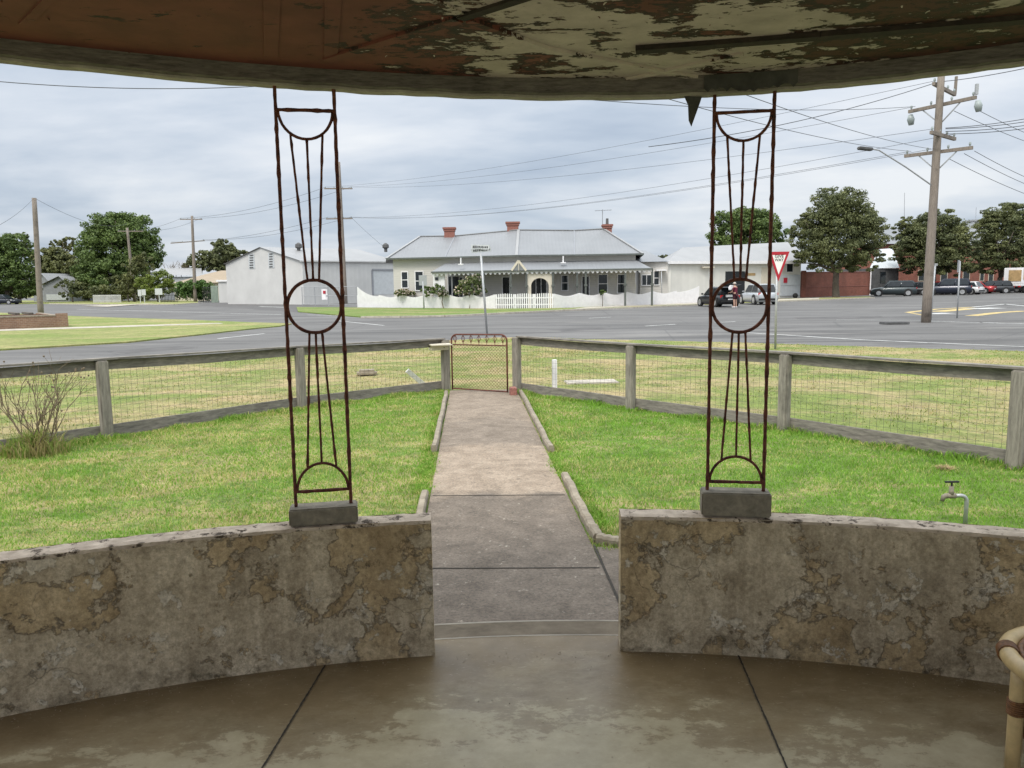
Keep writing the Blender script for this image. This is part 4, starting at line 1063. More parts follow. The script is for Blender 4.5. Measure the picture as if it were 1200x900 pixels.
for f, e in ((.06, lp(A3_, .9)), (.5, lp(A2_, .04)), (.94, lp(A2_, .5))): wire(lp(B2, f), e, 1.0, 'thin wire from shed pole lower arm to the big pole lower part', .008)
for f in (.06, .94): wire(lp(C1, f), lp(B1, f), .7, 'thin wire between upper arms of the two shed side poles', .016)
for f in (.06, .94): wire(lp(C2, f), lp(B2, f), .7, 'thin wire between lower arms of the two shed side poles', .016)
for f in (.06, .94): wire(lp(D1, f), lp(C1, f), .6, 'thin wire from pole before the dark tree to next pole right', .016)
wire(lp(E1, .5), lp(D1, .5), .6, 'thin wire between the two poles around the big dark tree', .016)
wire(t48, at(149, 262, 118), 1., 'thin wire running right from the bare pole behind the planter', .014)
wire(t48, at(-40, 278, 40), .4, 'thin wire running left from the bare pole behind the planter', .012)
wire(at(-30, 93, 12), at(345, 98.5, 12.8), .10, 'single dark wire crossing the sky at upper left', .006)
wire(at(413, 256, p405.y), at(452, 291, 92), .1, 'service wire dropping from shed pole to the shed roof', .014)
for y0, y1, n in ((150, 136, 'topmost'), (151, 141, 'second'), (154, 146, 'third'), (157, 150, 'lowest')):
    wire(at(1108, y0, pb.y), at(1260, y1-9, 31), .12, n+' of four level wires leaving the big pole rightwards')
wire(lp(A4_, .2), at(1260, 66, 24), .1, 'wire rising rightwards from the big pole top arm')
wire(lp(A4_, .2), at(760, 172, 30.), .3, 'wire from big pole top arm down left behind the right iron column')
for (x0, y0, y1), n in zip(((1118, 130, 186), (1148, 130, 178)), ('inner', 'outer')):
    wire(at(x0, y0, pb.y), at(1270, y1, 50), .2, n+' upper wire falling rightwards from the big pole')
for (x0, y0, y1), n in zip(((1142, 177, 232), (1130, 180, 240), (1112, 186, 250)), ('top', 'middle', 'bottom')):
    wire(at(x0, y0, pb.y), at(1280, y1, 50), .3, n+' of three low wires falling rightwards from the big pole')
wire(lp(A1_, .1), at(590, 108, 18), .25, 'wire from big pole upper arm to the porch roof edge middle', .009)
wire(lp(A2_, .1), at(700, 92, 14), .2, 'wire from big pole lower arm to the porch roof above the house', .008)
wire(lp(A2_, .4), at(830, 95, 14), .15, 'wire from big pole lower arm to the roof beside right column', .008)
for f, b in ((.1, (1025, 172)), (.35, (1088, 155)), (.6, (1128, 155)), (.95, (1153, 154))):
    pass

# ------------------------------------------------------------------ signs
def signpole(base, top, r, label, name='sign_post', cat='sign', group=None):
    root = empty(name, base, label, cat, group); MB().tube([V(base)-Vector((0, 0, .1)), V(top)], r, 10).build('post', MT['galv'], root, smooth=True); return root
b = gr(571, 392); root = signpole(b, at(563.5, 297, b.y), .04, 'tall white street name sign with two crossed blades by the gate', 'street_sign')
rs = random.Random(5)
def blade_sign(root, p, q, h):
    p = V(p); q = V(q); m = MB(); m.bar(p, q, .018, h); bl = m.build('sign_blade', MT['signwhite'], root)
    d = (q-p); L = d.length; d.normalize(); nrm = d.cross(Vector((0, 0, 1))).normalized(); m = MB(); u = .08
    while u < L-.1:                               # dark lettering, too small to read in the photograph
        ww = rs.uniform(.03, .06)
        for sg in (-1, 1): m.bar(p+d*u+nrm*.0115*sg, p+d*(u+ww)+nrm*.0115*sg, .003, h*rs.uniform(.4, .6))
        u += ww+.025
    m.build('lettering', MT['black'], bl)
c = at(563.5, 291, b.y)
blade_sign(root, c+Vector((-.36, .25, .07)), c+Vector((.32, -.22, .02)), .16)
blade_sign(root, c+Vector((-.34, -.24, -.10)), c+Vector((.36, .26, -.02)), .16)
b = gr(497, 362.5); t = at(495.5, 330, b.y); root = signpole(b, t, .05, 'grey backed traffic sign on a post before the white fence', 'road_sign')
m = MB(); c = at(495.5, 328.5, b.y); m.box(c, (.62, .02, .8), .2); m.build('sign_plate', MT['galv'], root, bevel=.01)
b = gr(908.5, 410); top = at(911, 297, b.y); root = signpole(b, top, .03, 'red bordered triangular give way sign beside the right iron column', 'give_way_sign')
pl_ = at(912.5, 295, b.y); wS = .27; hS = .46; y_ = b.y-.045
def tri(s, dy, cz): c = Vector((pl_.x, y_-dy, pl_.z)); return [c+Vector((-wS*s, 0, -cz)), c+Vector((wS*s, 0, -cz)), c+Vector((0, 0, -cz-2*hS*s*.83))]
m = MB(); m.prism(tri(1, 0, 0), (0, .01, 0)); pt = m.build('sign_plate', MT['signred'], root)
m = MB(); m.prism(tri(.66, .004, .085), (0, .003, 0)); m.build('white_field', MT['white'], pt)
for tx, dz in (('GIVE', -.135), ('WAY', -.225)):
    cu = bpy.data.curves.new('text', 'FONT'); cu.body = tx; cu.size = .112 if tx == 'GIVE' else .10; cu.align_x = 'CENTER'; cu.extrude = .001; cu.offset = .002
    to = bpy.data.objects.new('lettering', cu); COL.objects.link(to); bpy.context.view_layer.update()
    me = bpy.data.meshes.new_from_object(to.evaluated_get(bpy.context.evaluated_depsgraph_get())); bpy.data.objects.remove(to)
    lo = bpy.data.objects.new('lettering', me); me.materials.append(MT['black']); COL.objects.link(lo); lo.parent = pt
    me.transform(Matrix.Translation(Vector((pl_.x, y_-.0065, pl_.z+dz-.02))-b) @ Matrix.Rotation(R(90), 4, 'X'))
b = gr(1121.5, 373); root = signpole(b, at(1125, 306, b.y), .035, 'slim post with a narrow edge on sign right of the big pole', 'road_sign')
m = MB(); c = at(1124.5, 312, b.y); m.box(c-Vector((.05, 0, 0)), (.5, .03, .55), math.atan2(c.y, c.x)+.12); m.build('sign_plate', MT['galv'], root, bevel=.01)
b = gr(1090.5, 376); root = signpole(b, at(1096, 311, b.y), .035, 'thin pale post standing close behind the big pole', 'post', 'post')
m = MB(); c = at(1097, 310, b.y); m.box(c, (.12, .03, .1)); m.build('bracket', MT['galv'], root)
b = at(776, 357, 67); b.z = ZG; signpole(b, at(775, 318, 67), .035, 'thin grey pole standing at right end of the white fence', 'post', 'post')

# ------------------------------------------------------------------ building helpers
def wrect(px0, py0, px1, py1, A, B, t=.03, off=0., m=None):
    p = onwall(px0, py1, A, B); q = onwall(px1, py0, A, B); m = m or MB()
    z1 = onwall((px0+px1)/2, py0, A, B).z; z0 = onwall((px0+px1)/2, py1, A, B).z
    return m.slab((p.x, p.y), (q.x, q.y), z0, z1, t, off)
def window(root, px, A, B, mull=0, frame='white', name='window', glass='glass', fw=.07, hbar=True):
    w_ = wrect(*px, A, B, .03, .001).build(name, MT[glass], root)
    p = onwall(px[0], px[3], A, B); q = onwall(px[2], px[1], A, B)
    z1 = onwall((px[0]+px[2])/2, px[1], A, B).z; z0 = onwall((px[0]+px[2])/2, px[3], A, B).z
    A2 = Vector((p.x, p.y)); B2_ = Vector((q.x, q.y)); d = (B2_-A2).normalized()
    m = MB()
    m.slab(A2-d*fw, A2, z0-fw, z1+fw, .06, .002); m.slab(B2_, B2_+d*fw, z0-fw, z1+fw, .06, .002)
    m.slab(A2, B2_, z1, z1+fw, .06, .002); m.slab(A2-d*.03, B2_+d*.03, z0-fw, z0, .09, .002)
    L = (B2_-A2).length
    for i in range(mull): c = A2+d*L*(i+1)/(mull+1); m.slab(c-d*.03, c+d*.03, z0, z1, .05, .003)
    if hbar: m.slab(A2, B2_, (z0+z1)/2-.03, (z0+z1)/2+.03, .048, .003)
    m.build('frame', MT[frame], w_)
    return w_
def wallpoly(pts, z0, z1, mat, root, name='wall', t=.2):
    m = MB()
    for a, b in zip(pts, pts[1:]): m.slab(a, b, z0, z1, t, -t)
    return m.build(name, mat, root)

# ------------------------------------------------------------------ the cottage on the corner
HW = [(-9.8, 65.0), (-5.2, 64.2), (.5, 62.4), (5.1, 63.0), (10.1, 62.6), (10.7, 72)]
root = empty('cottage', (0, 63, ZG), 'cream weatherboard cottage with grey iron roof behind the white picket fence', 'house')
m = MB()
for i, (a, b) in enumerate(zip(HW, HW[1:])): m.slab(a, b, ZG-.2, 3.95, .2, -.2)
m.slab((-10.2, 75), (-9.8, 65.0), ZG-.2, 3.95, .2, -.2)
wall_ = m.build('wall', MT['board'], root)
EV = [(-10.3, 64.6, 3.97), (-5.35, 63.8, 3.97), (.5, 61.9, 3.97), (5.15, 62.5, 3.97), (10.6, 62.1, 3.97), (12.0, 73, 3.97), (-12.2, 76, 3.97)]
RG = [(-8.0, 69.5, 6.05), (-4.9, 69.6, 6.05), (.75, 67, 6.32), (5.55, 67.2, 6.22), (8.0, 66.6, 6.28)]
m = MB(); E_ = [V(p) for p in EV]; G_ = [V(p) for p in RG]
for f in ((E_[6], E_[0], G_[0]), (E_[0], E_[1], G_[1], G_[0]), (E_[1], E_[2], G_[2], G_[1]), (E_[2], E_[3], G_[3], G_[2]), (E_[3], E_[4], G_[4], G_[3]), (E_[4], E_[5], G_[4]),
          (E_[5], E_[6], G_[2]), (E_[6], G_[0], G_[1], G_[2]), (E_[5], G_[2], G_[3], G_[4])): m.poly(f)
roof = m.build('roof', MT['roof'], root)
m = MB()
for a, b in ((E_[0], G_[0]), (E_[2], G_[2]), (E_[4], G_[4])): m.bar(a+Vector((0, -.03, .03)), b+Vector((0, -.03, .03)), .22, .05)
for a, b in zip(G_, G_[1:]): m.bar(a+Vector((0, 0, .03)), b+Vector((0, 0, .03)), .22, .06)
m.build('ridge_capping', MT['roofwhite'], roof)
m = MB()
for a, b in zip(E_[:6], E_[1:6]): m.bar(a-Vector((0, .05, .02)), b-Vector((0, .05, .02)), .12, .13)
m.build('gutter', MT['olivewood'], roof)
m = MB(); m.bar(E_[1]+Vector((0, -.02, .02)), G_[1]+Vector((0, 0, .02)), .1, .03); m.bar(E_[3]+Vector((0, -.02, .02)), G_[3]+Vector((0, 0, .02)), .1, .03); m.build('valley_flashing', MT['wallgrey'], roof)
def chimney(cx, py0, py1, wpx, Y, pot=False):
    c = at(cx, py1, Y); tp = at(cx, py0, Y).z; w_ = wpx*Y/900
    m = MB(); m.box((c.x, Y, (c.z-.8+tp-.35)/2), (w_*.84, .7, tp-.35-c.z+.8)); ch = m.build('chimney', MT['terracotta'], root)
    m = MB(); m.box((c.x, Y, tp-.26), (w_*.95, .82, .18)); m.box((c.x, Y, tp-.09), (w_*1.08, .94, .17)); m.build('chimney_cap', MT['terracotta'], ch, bevel=.02)
    if pot: m = MB(); m.tube([(c.x, Y, tp), (c.x, Y, tp+.5)], [.13, .11], 8); m.build('chimney_pot', MT['stone'], ch)
chimney(527, 266.5, 281, 14, 69.6); chimney(601, 260, 275, 15.5, 67.6); chimney(711.5, 263, 277.5, 11.5, 66.8, True)
a = at(706, 268, 66.8); b = at(706, 245.5, 66.8); m = MB(); m.tube([a, b], .03, 6); e = at(697, 247, 66.8); e2 = at(717, 246, 66.8); m.tube([e, e2], .022, 5)
for i in range(6): c = e+(e2-e)*(i+.5)/6; m.tube([c-Vector((0, .3, 0)), c+Vector((0, .3, 0))], .015, 4); 
m.build('aerial', MT['wallgrey'], root)
# veranda
VT = [(-5.3, 64.0, 3.5), (.5, 62.3, 3.5), (5.1, 62.9, 3.5), (10.1, 62.5, 3.5), (10.7, 72, 3.5)]
VE = [(-6.3, 61.7, 2.76), (.45, 59.9, 2.76), (5.2, 60.5, 2.76), (11.0, 60.2, 2.76), (11.6, 71, 2.76)]
m = MB(); vt = [V(p) for p in VT]; ve = [V(p) for p in VE]
for i in range(4):
    m.poly((ve[i], ve[i+1], vt[i+1], vt[i])); m.poly((ve[i]-Vector((0, 0, .06)), ve[i+1]-Vector((0, 0, .06)), vt[i+1]-Vector((0, 0, .06)), vt[i]-Vector((0, 0, .06))))
m.poly((ve[0], vt[0], V((-5.25, 64.05, 2.7))))
vr = m.build('veranda_roof', MT['roof'], root, fix=False)
m = MB()
for a, b in zip(ve, ve[1:]): m.bar(a-Vector((0, .05, .02)), b-Vector((0, .05, .02)), .1, .12)
m.build('gutter', MT['olivewood'], vr)
# scalloped valance
for a, b in zip(ve[:3], ve[1:4]):
    d = (b-a); L = d.length; d.normalize(); n = int(L/.36); pts = [a+Vector((0, .03, -.08)), ]
    low = []
    for i in range(n):
        for t in (0, .25, .5, .75): low.append(a+d*(L*(i+t)/n)+Vector((0, .03, -.28-(.0 if t in (.25, .5) else -.13))))
    m = MB(); m.prism([a+Vector((0, .03, -.08))]+low+[b+Vector((0, .03, -.28)), b+Vector((0, .03, -.08))], (0, .03, 0)); m.build('valance', MT['white'], root)
def vpt(px):
    for a, b in zip(VE[:3], VE[1:4]):
        p = onwall(px, 330, a, b)
        if min(a[0], b[0])-.05 <= p.x <= max(a[0], b[0])+.05: return p
    return onwall(px, 330, VE[2], VE[3])
for px in (551, 567, 598.5, 617, 648, 676.5, 686.5, 733, 764.5):
    p = vpt(px); m = MB(); m.box((p.x, p.y+.12, (2.7+ZG)/2), (.14, .14, 2.7-ZG)); m.box((p.x, p.y+.12, 1.55), (.24, .24, .16)); m.build('veranda_post', MT['olivewood'], root)
# gablet over the entry
a = at(599.5, 317, 59.8); b = at(616.5, 317, 59.8); c = at(607.5, 305.5, 59.8); m = MB(); m.prism([a, b, c], (0, 1.6, 0)); gb_ = m.build('entry_gable', MT['roof'], root)
m = MB(); m.bar(a-Vector((0, .02, 0)), c-Vector((0, .02, 0)), .05, .16, (0, 0, 1)); m.bar(b-Vector((0, .02, 0)), c-Vector((0, .02, 0)), .05, .16); m.bar((a+b)/2-Vector((0, .02, 0)), c-Vector((0, .02, 0)), .05, .12); m.build('bargeboard', MT['cream'], gb_)
W1, W2, W3, W4 = (HW[0], HW[1]), (HW[1], HW[2]), (HW[2], HW[3]), (HW[3], HW[4])
window(root, (471.5, 319, 477.5, 337), *W1); window(root, (487.5, 318.5, 495.5, 340), *W1)
# veranda end screen with two little panes
p0 = at(508.5, 320, 62.5); m = MB(); a = at(508.5, 345, 62.2); b = at(522.5, 345, 62.2); m.slab((a.x, 62.2), (b.x, 61.8), ZG, 2.6, .08); sc_ = m.build('end_screen', MT['white'], root)
m = MB(); 
for x0, x1 in ((510.5, 514), (516.5, 520)):
    p = at(x0, 328.5, 62.0); q = at(x1, 325, 62.0); m.slab((p.x, 62.11), (q.x, 61.95), p.z, q.z, .02, .07)
m.build('pane', MT['glass'], sc_)
for px in ((526, 324, 529, 348), (531, 324, 538, 348), (539.5, 325, 542, 348)): window(root, px, *W2, name='window', hbar=False)
window(root, (589.5, 325, 597, 349), *W2, name='door', glass='dark', hbar=False)
window(root, (622, 326, 640, 349), *W3, mull=2, glass='dark', hbar=False)
# lattice arch
ax0, ax1 = vpt(617.5), vpt(648); d = (ax1-ax0); L = d.length; d.normalize(); prof = []
for t in range(13):
    a = math.pi*t/12; prof.append((L/2-L*.34*math.cos(a), 1.55+.62*math.sin(a)))
zt_ = 2.52; P3 = lambda u, z: Vector((ax0.x, ax0.y+.15, 0))+d*u+Vector((0, 0, z))
m = MB()
for (u0, z0), (u1, z1) in zip(prof, prof[1:]): m.prism([P3(u0, z0), P3(u1, z1), P3(u1, zt_), P3(u0, zt_)], (0, .05, 0))
m.prism([P3(.0, ZG), P3(L*.16, ZG), P3(L*.16, zt_), P3(0, zt_)], (0, .05, 0)); m.prism([P3(L*.84, ZG), P3(L, ZG), P3(L, zt_), P3(L*.84, zt_)], (0, .05, 0))
m.build('lattice_arch', MT['cream'], root, fix=False)
window(root, (658.5, 323, 665, 340), *W3); window(root, (682.5, 324, 690, 349), *W4, name='door', glass='dark', hbar=False)
window(root, (701.5, 322, 711.5, 343), *W4); window(root, (724, 322, 732, 343), *W4)
for px in ((540, 302, 311), (660, 300, 309)):
    c = at(px[0], px[2], 61.4); t = at(px[0], px[1], 61.4); m = MB(); m.tube([c, t], .05, 8); m.box(c+Vector((0, 0, .08)), (.4, .3, .08)); m.build('vent_pipe', MT['white'], root)
# rear wing
RWa, RWb = (11.4, 68.5), (13.6, 68.3)
m = MB(); p = at(750, 340, 68.5); q = at(782, 340, 68.5); RWa, RWb = (p.x, 68.5), (q.x, 68.3); m.slab(RWa, RWb, ZG, 3.45, 5, -5); m.build('wing_wall', MT['board'], root)
e0 = at(737, 313, 68.0); e1 = at(784, 311.5, 68.0); r0 = at(738, 292.5, 72); r1 = at(756, 293.5, 72)
m = MB(); m.poly((V((e0.x, 68, 3.5)), V((e1.x, 68, 3.5)), r1, r0)); m.poly((V((e1.x, 68, 3.5)), V((e1.x+.3, 76, 3.5)), r1)); m.poly((V((e1.x+.3, 76, 3.5)), V((e0.x, 76, 3.5)), r0, r1)); m.build('wing_roof', MT['roof'], root, fix=False)
window(root, (752.5, 322.5, 763, 334), RWa, RWb, mull=1, hbar=False); window(root, (766.5, 318, 772, 333.5), RWa, RWb)
m = MB(); wrect(768, 316, 780, 317.5, RWa, RWb, .8, .03, m); m.build('window_hood', MT['white'], root)

# ------------------------------------------------------------------ picket fence
PF = [at(419.5, 358, 68), at(500, 360, 62.4), at(581, 362, 58.2), at(649, 362, 57.3), at(735, 358, 62.0), at(819, 354, 67.5)]
root = empty('picket_fence', (PF[2].x, PF[2].y, ZG), 'scalloped white picket fence in front of the cream cottage', 'fence')
segs = []; 
for a, b, nb in zip(PF, PF[1:], (3, 3, 3, 3, 3)):
    for i in range(nb): segs.append((a+(b-a)*i/nb, a+(b-a)*(i+1)/nb))
for si, (a, b) in enumerate(segs):
    a = Vector((a.x, a.y)); b = Vector((b.x, b.y)); d = (b-a).normalized(); L = (b-a).length; gate = 6 <= si <= 8
    n = int(L/(.10 if not gate else .155)); m = MB(); pw = .085 if not gate else .085
    for i in range(n):
        f = (i+.5)/n; h = 1.13-.20*math.sin(math.pi*f)**1.3 if not gate else 1.12+.06*math.sin(math.pi*f)
        if si == 0: h = 1.02+.85*(1-f)**2.2
        if si == len(segs)-1: h = 1.0+.5*f**2
        c = a+d*L*f; p = c-d*pw/2; q = c+d*pw/2
        n2 = Vector((d.y, -d.x))*.02
        m.prism([(p.x, p.y, ZG+.03), (q.x, q.y, ZG+.03), (q.x, q.y, ZG+h-.04), (c.x, c.y, ZG+h), (p.x, p.y, ZG+h-.04)], (n2.x, n2.y, 0))
    for z in (.3, .8): m.slab(a, b, ZG+z, ZG+z+.08, -.04, -.005)
    m.build('picket_panel', MT['white'], root)
    m = MB(); m.box((a.x, a.y+.1, ZG+.55), (.1, .1, 1.1), math.atan2(d.y, d.x)); m.build('post', MT['white'], root)

# rose bushes and flowers are built with the plants below
# ------------------------------------------------------------------ grey shed
S0 = at(267, 352, 93); S1 = at(356.5, 355, 84.5); S2 = at(468, 356, 92.5)
root = empty('shed', (S1.x, S1.y, ZG), 'big pale grey sheet metal shed with two gable vents', 'shed')
ez = 4.55; ap = (S0+S1)/2; ap = at(306, 290, (S0.y+S1.y)/2); AP = V((ap.x, ap.y, ap.z)); sv = (S2-S1); sv.z = 0
m = MB(); p = [V((S0.x, S0.y, ZG-.2)), V((S1.x, S1.y, ZG-.2)), V((S1.x, S1.y, ez)), AP, V((S0.x, S0.y, ez))]; m.poly(p); m.build('gable_wall', MT['shedwall'], root, fix=False)
m = MB(); m.slab((S1.x, S1.y), (S2.x, S2.y), ZG-.2, ez-.04, .1, -.1); m.build('side_wall', MT['shedside'], root)
m = MB(); up = Vector((0, 0, .05)); dd = sv.normalized()*.2
a, b, c = V((S1.x, S1.y-.15, ez)), AP, V((S0.x-.15, S0.y, ez)); m.poly([a-dd+up, a+sv+dd+up, b+sv+dd+up, b-dd+up]); m.poly([c-dd+up, b-dd+up, b+sv+dd+up, c+sv+dd+up])
rf = m.build('roof', MT['roofwhite'], root, fix=False)
m = MB(); m.bar(a-dd+Vector((0, -.05, 0)), a+sv+Vector((0, -.05, 0)), .12, .14); m.build('gutter', MT['shedside'], rf)
for px in ((292.2, 297.8, 298, 315), (315.2, 296.2, 320.6, 314)):
    fr_ = wrect(*px, S0, S1, .04, .0).build('vent', MT['bluewhite'], root); m = MB()
    for i in range(6): y0 = px[1]+(px[3]-px[1])*(i+.25)/6; wrect(px[0]+.8, y0, px[2]-.8, y0+1.5, S0, S1, .02, .041, m)
    m.build('louvre', MT['stone'], fr_)
m = MB(); wrect(437, 316.5, 466, 345, S1, S2, .02, .001, m); rec = m.build('roller_door', MT['bluewhite'], root)
m = MB(); wrect(436, 316.5, 437, 346, S1, S2, .06, .002, m); wrect(465.5, 316.5, 467, 346, S1, S2, .06, .002, m); wrect(436, 315, 467, 317, S1, S2, .10, .002, m); m.build('door_frame', MT['wallgrey'], rec)
for px, Y in ((350, 90), (452, 97)):
    b = at(px, 291.5, Y); m = MB(); m.tube([b-Vector((0, 0, .4)), b, b+Vector((0, 0, .15)), b+Vector((0, 0, .5)), b+Vector((0, 0, .7))], [.2, .2, .42, .38, .1], 10); m.build('roof_ventilator', MT['stone'], rf)
# wire gates beside the shed
root = empty('shed_gate', gr(370, 356.5), 'galvanised mesh yard gate with red and white sign beside the shed', 'gate')
gA, gB = gr(354.5, 357), gr(419, 357.6); gA = at(354.5, 356, 81.5); gB = at(419, 357, 74)
m = MB(); n = 4
for i in range(n+1): p = gA+(gB-gA)*i/n; m.tube([(p.x, p.y, ZG), (p.x, p.y, ZG+1.9)], .04, 6)
for z in (.1, 1.0, 1.88): m.tube([(gA.x, gA.y, ZG+z), (gB.x, gB.y, ZG+z)], .025, 5)
m.build('gate_frame', MT['galv'], root)
m = MB(); n = 60
for i in range(n): p = gA+(gB-gA)*(i+.5)/n; m.tube([(p.x, p.y, ZG+.1), (p.x, p.y, ZG+1.88)], .008, 3, caps=False)
m.build('gate_mesh', MT['galv'], root, fix=False)
p = onwall(380.5, 345, gA, gB); m = MB(); m.box((p.x, p.y-.06, p.z), (.75, .02, 1.05), -.5); sg_ = m.build('notice', MT['white'], root)
m = MB(); m.box((p.x-.01, p.y-.10, p.z+.22), (.34, .015, .3), -.5); m.build('notice_mark', MT['signred'], sg_)

# ------------------------------------------------------------------ warehouse
Q0 = at(783.5, 352, 76); Q1 = at(937.5, 347, 84)
root = empty('warehouse', (Q0.x, Q0.y, ZG), 'cream sheet walled warehouse with white roof right of the cottage', 'warehouse')
ezw = 3.62
m = MB(); m.slab(Q0, Q1, ZG-.2, ezw, .2, -.2); m.slab((Q0.x+1.0, Q0.y+16), Q0, ZG-.2, ezw, .2, -.2); m.build('wall', MT['warewall'], root)
r0 = at(800, 290, 84); r1 = at(927, 283.5, 92)
m = MB(); a = V((Q0.x-.4, Q0.y-.4, ezw+.02)); b = V((Q1.x+.3, Q1.y-.4, ezw+.02)); m.poly([a, b, r1, r0]); m.poly([b, V((Q1.x+4, Q1.y+14, ezw)), r1]); m.poly([a, r0, V((Q0.x+1, Q0.y+16, ezw))]); rf = m.build('roof', MT['roofwhite'], root, fix=False)
m = MB(); m.bar(a-Vector((0, .03, .03)), b-Vector((0, .03, .03)), .3, .28); m.build('fascia', MT['white'], rf)
wrect(849.5, 318, 873, 345, Q0, Q1, .02, .001).build('dark_doorway', MT['dark'], root)
dr = wrect(891.5, 313.5, 902, 346, Q0, Q1, .04, .001).build('door', MT['cream'], root)
window(root, (921.5, 306, 929, 318.5), Q0, Q1, hbar=False)
m = MB(); wrect(821, 312.5, 834, 314, Q0, Q1, .5, .0, m); m.build('awning', MT['cream'], root)
g_ = wrect(913.5, 322, 936.8, 346.5, Q0, Q1, .06, .05).build('sheet_gate', MT['bluewhite'], root)
m = MB(); wrect(927, 322, 927.5, 346, Q0, Q1, .03, .112, m); wrect(914, 334, 937, 334.5, Q0, Q1, .03, .112, m); m.build('gate_rail', MT['galv'], g_)
m = MB(); wrect(917, 325.5, 921.5, 331.5, Q0, Q1, .02, .14, m); m.build('red_notice', MT['signred'], g_)
wrect(876, 320, 885, 323, Q0, Q1, .03, .002).build('sign_board', MT['tan'], root)
m = MB(); c = at(932, 347, 82.6); m.ball((c.x, c.y, ZG+.25), .3, (1, .8, .9), 10, 8); tag(m.build('tyre_stack', MT['tyre'], smooth=True), 'small black tyre lying at the foot of the pale sheet gate', 'tyre')

# ------------------------------------------------------------------ red brick wall and buildings at the right
K0 = at(937.8, 347, 84.3); K1 = at(1020, 345, 92); K2 = at(1052, 344, 94); K3 = at(1230, 340, 112)
root = empty('brick_wall', (K0.x, K0.y, ZG), 'long red brick boundary wall behind the street trees', 'wall')
m = MB(); m.slab(K0, K1, ZG-.2, 2.55, .25, -.25); m.slab(K0, (K0.x+.45, K0.y), ZG-.2, 2.75, .35, -.02); m.build('brickwork', MT['redbrick'], root)
m = MB(); m.slab(K0, K1, .95, 1.02, .31, -.28); m.build('string_course', MT['terracotta'], root)
m = MB(); m.slab(K0, K1, 2.551, 2.63, .33, -.29); m.build('coping', MT['terracotta'], root)
root = empty('stone_store', (K1.x, K1.y, ZG), 'dark stone store with bright metal roof between two street trees', 'building')
m = MB(); m.slab(K1, K2, ZG-.2, 3.0, 5, -5); m.build('wall', MT['stone'], root)
wrect(1031, 318.5, 1038, 332, K1, K2, .03, .001).build('window', MT['glass'], root)
a = at(1019, 314.5, 92); b = at(1054, 314, 93.5); c = at(1046, 291, 100); d_ = at(1030, 292, 100); m = MB(); m.poly([a, b, c, d_]); m.build('roof', MT['bluewhite'], root, fix=False)
m = MB(); p = at(1019.5, 345, 91.5); m.tube([(p.x, p.y, ZG), (p.x, p.y, 3.0)], .07, 8); m.build('downpipe', MT['white'], root)
root = empty('brick_building', at(1100, 344, 104), 'red brick building with pale roof behind the parked cars', 'building'); root.location.z = ZG
H0, H1 = at(1024, 330, 101), at(1230, 330, 113)
m = MB(); m.slab(H0, H1, ZG-.2, 4.4, 6, -6); m.build('wall', MT['redbrick'], root)
a, b = at(1030, 286, 99.9), at(1236, 286, 112); m = MB()
p0, p1 = V((H0.x-.3, H0.y-.4, 6.3)), V((H1.x, H1.y-.4, 6.3)); c0, c1 = V((H0.x+3, H0.y+5, 8.6)), V((H1.x, H1.y+5, 8.6))
m.slab(V((H0.x+1, H0.y+.5)), V((H1.x, H1.y+.5)), 4.4, 6.3, 5, -5); m.build('upper_wall', MT['redbrick'], root)
m = MB(); m.poly([p0, p1, c1, c0]); m.poly([p0, c0, V((H0.x-.3, H0.y+10, 6.3))]); m.build('roof', MT['roof'], root, fix=False)
for x0, x1 in ((1076, 1084), (1102, 1110), (1128, 1136), (1148, 1153), (1158, 1164)): window(root, (x0, 317, x1, 329), H0, H1, frame='cream', hbar=False)
root = empty('pale_tower', at(1146, 340, 118), 'pale flat topped block rising between two street trees', 'building'); root.location.z = ZG
m = MB(); c = at(1144.5, 262, 118); m.box((c.x, 118, 5), (2.6, 2.6, 10.3)); m.build('wall', MT['bluewhite'], root); m = MB(); m.box((c.x, 118, 10.25), (2.9, 2.9, .2)); m.build('roof_slab', MT['galv'], root)
for px, y0, y1, Y, n in ((1060, 226, 285, 110, 'left'), (1144, 243, 262, 118, 'right')):
    a = at(px, y1, Y); b = at(px, y0, Y); m = MB(); m.tube([Vector((a.x, a.y, 5)), b], [.05, .03], 6); m.box((a.x, a.y, 5.2), (.2, .2, .3)); tag(m.build('mast', MT['wallgrey'], fix=False), 'thin radio mast rising above the trees, '+n+' one of two', 'mast', 'thin masts')

# ------------------------------------------------------------------ left side buildings
root = empty('white_roof_house', at(72, 352, 135), 'low house with bright white gable roofs at far left', 'house'); root.location.z = ZG
def gable(px0, px1, eave_y, apx, apy, base, Y, dep, wallm, roofm):
    a = at(px0, eave_y, Y); b = at(px1, eave_y, Y); c = at(apx, apy, Y); z = min(a.z, b.z)
    m = MB(); m.prism([V((a.x, Y, ZG-.2)), V((b.x, Y, ZG-.2)), V((b.x, Y, z)), V((c.x, Y, c.z)), V((a.x, Y, z))], (0, dep, 0)); m.build('wall', wallm, root)
    m = MB(); o = Vector((0, -.4, .06)); e = Vector((0, dep+.6, 0)); A = V((a.x-.3, Y, z))+o; B_ = V((b.x+.3, Y, z))+o; C_ = V((c.x, Y, c.z))+o
    m.poly([A, C_, C_+e, A+e]); m.poly([C_, B_, B_+e, C_+e]); m.build('roof', roofm, root, fix=False)
gable(50, 80, 334, 70, 324, 352, 134, 12, MT['wallgrey'], MT['roofwhite']); gable(38, 60, 334, 49, 320.5, 352, 140, 10, MT['wallgrey'], MT['roofwhite']); gable(72, 104, 328, 90, 321, 352, 144, 12, MT['wallgrey'], MT['roofwhite'])
a = at(54, 345, 133.9); b = at(78, 345, 133.9); m = MB(); m.slab((a.x, 133.95), (b.x, 133.95), .2, 1.2, .05); m.build('pale_band', MT['bluewhite'], root)
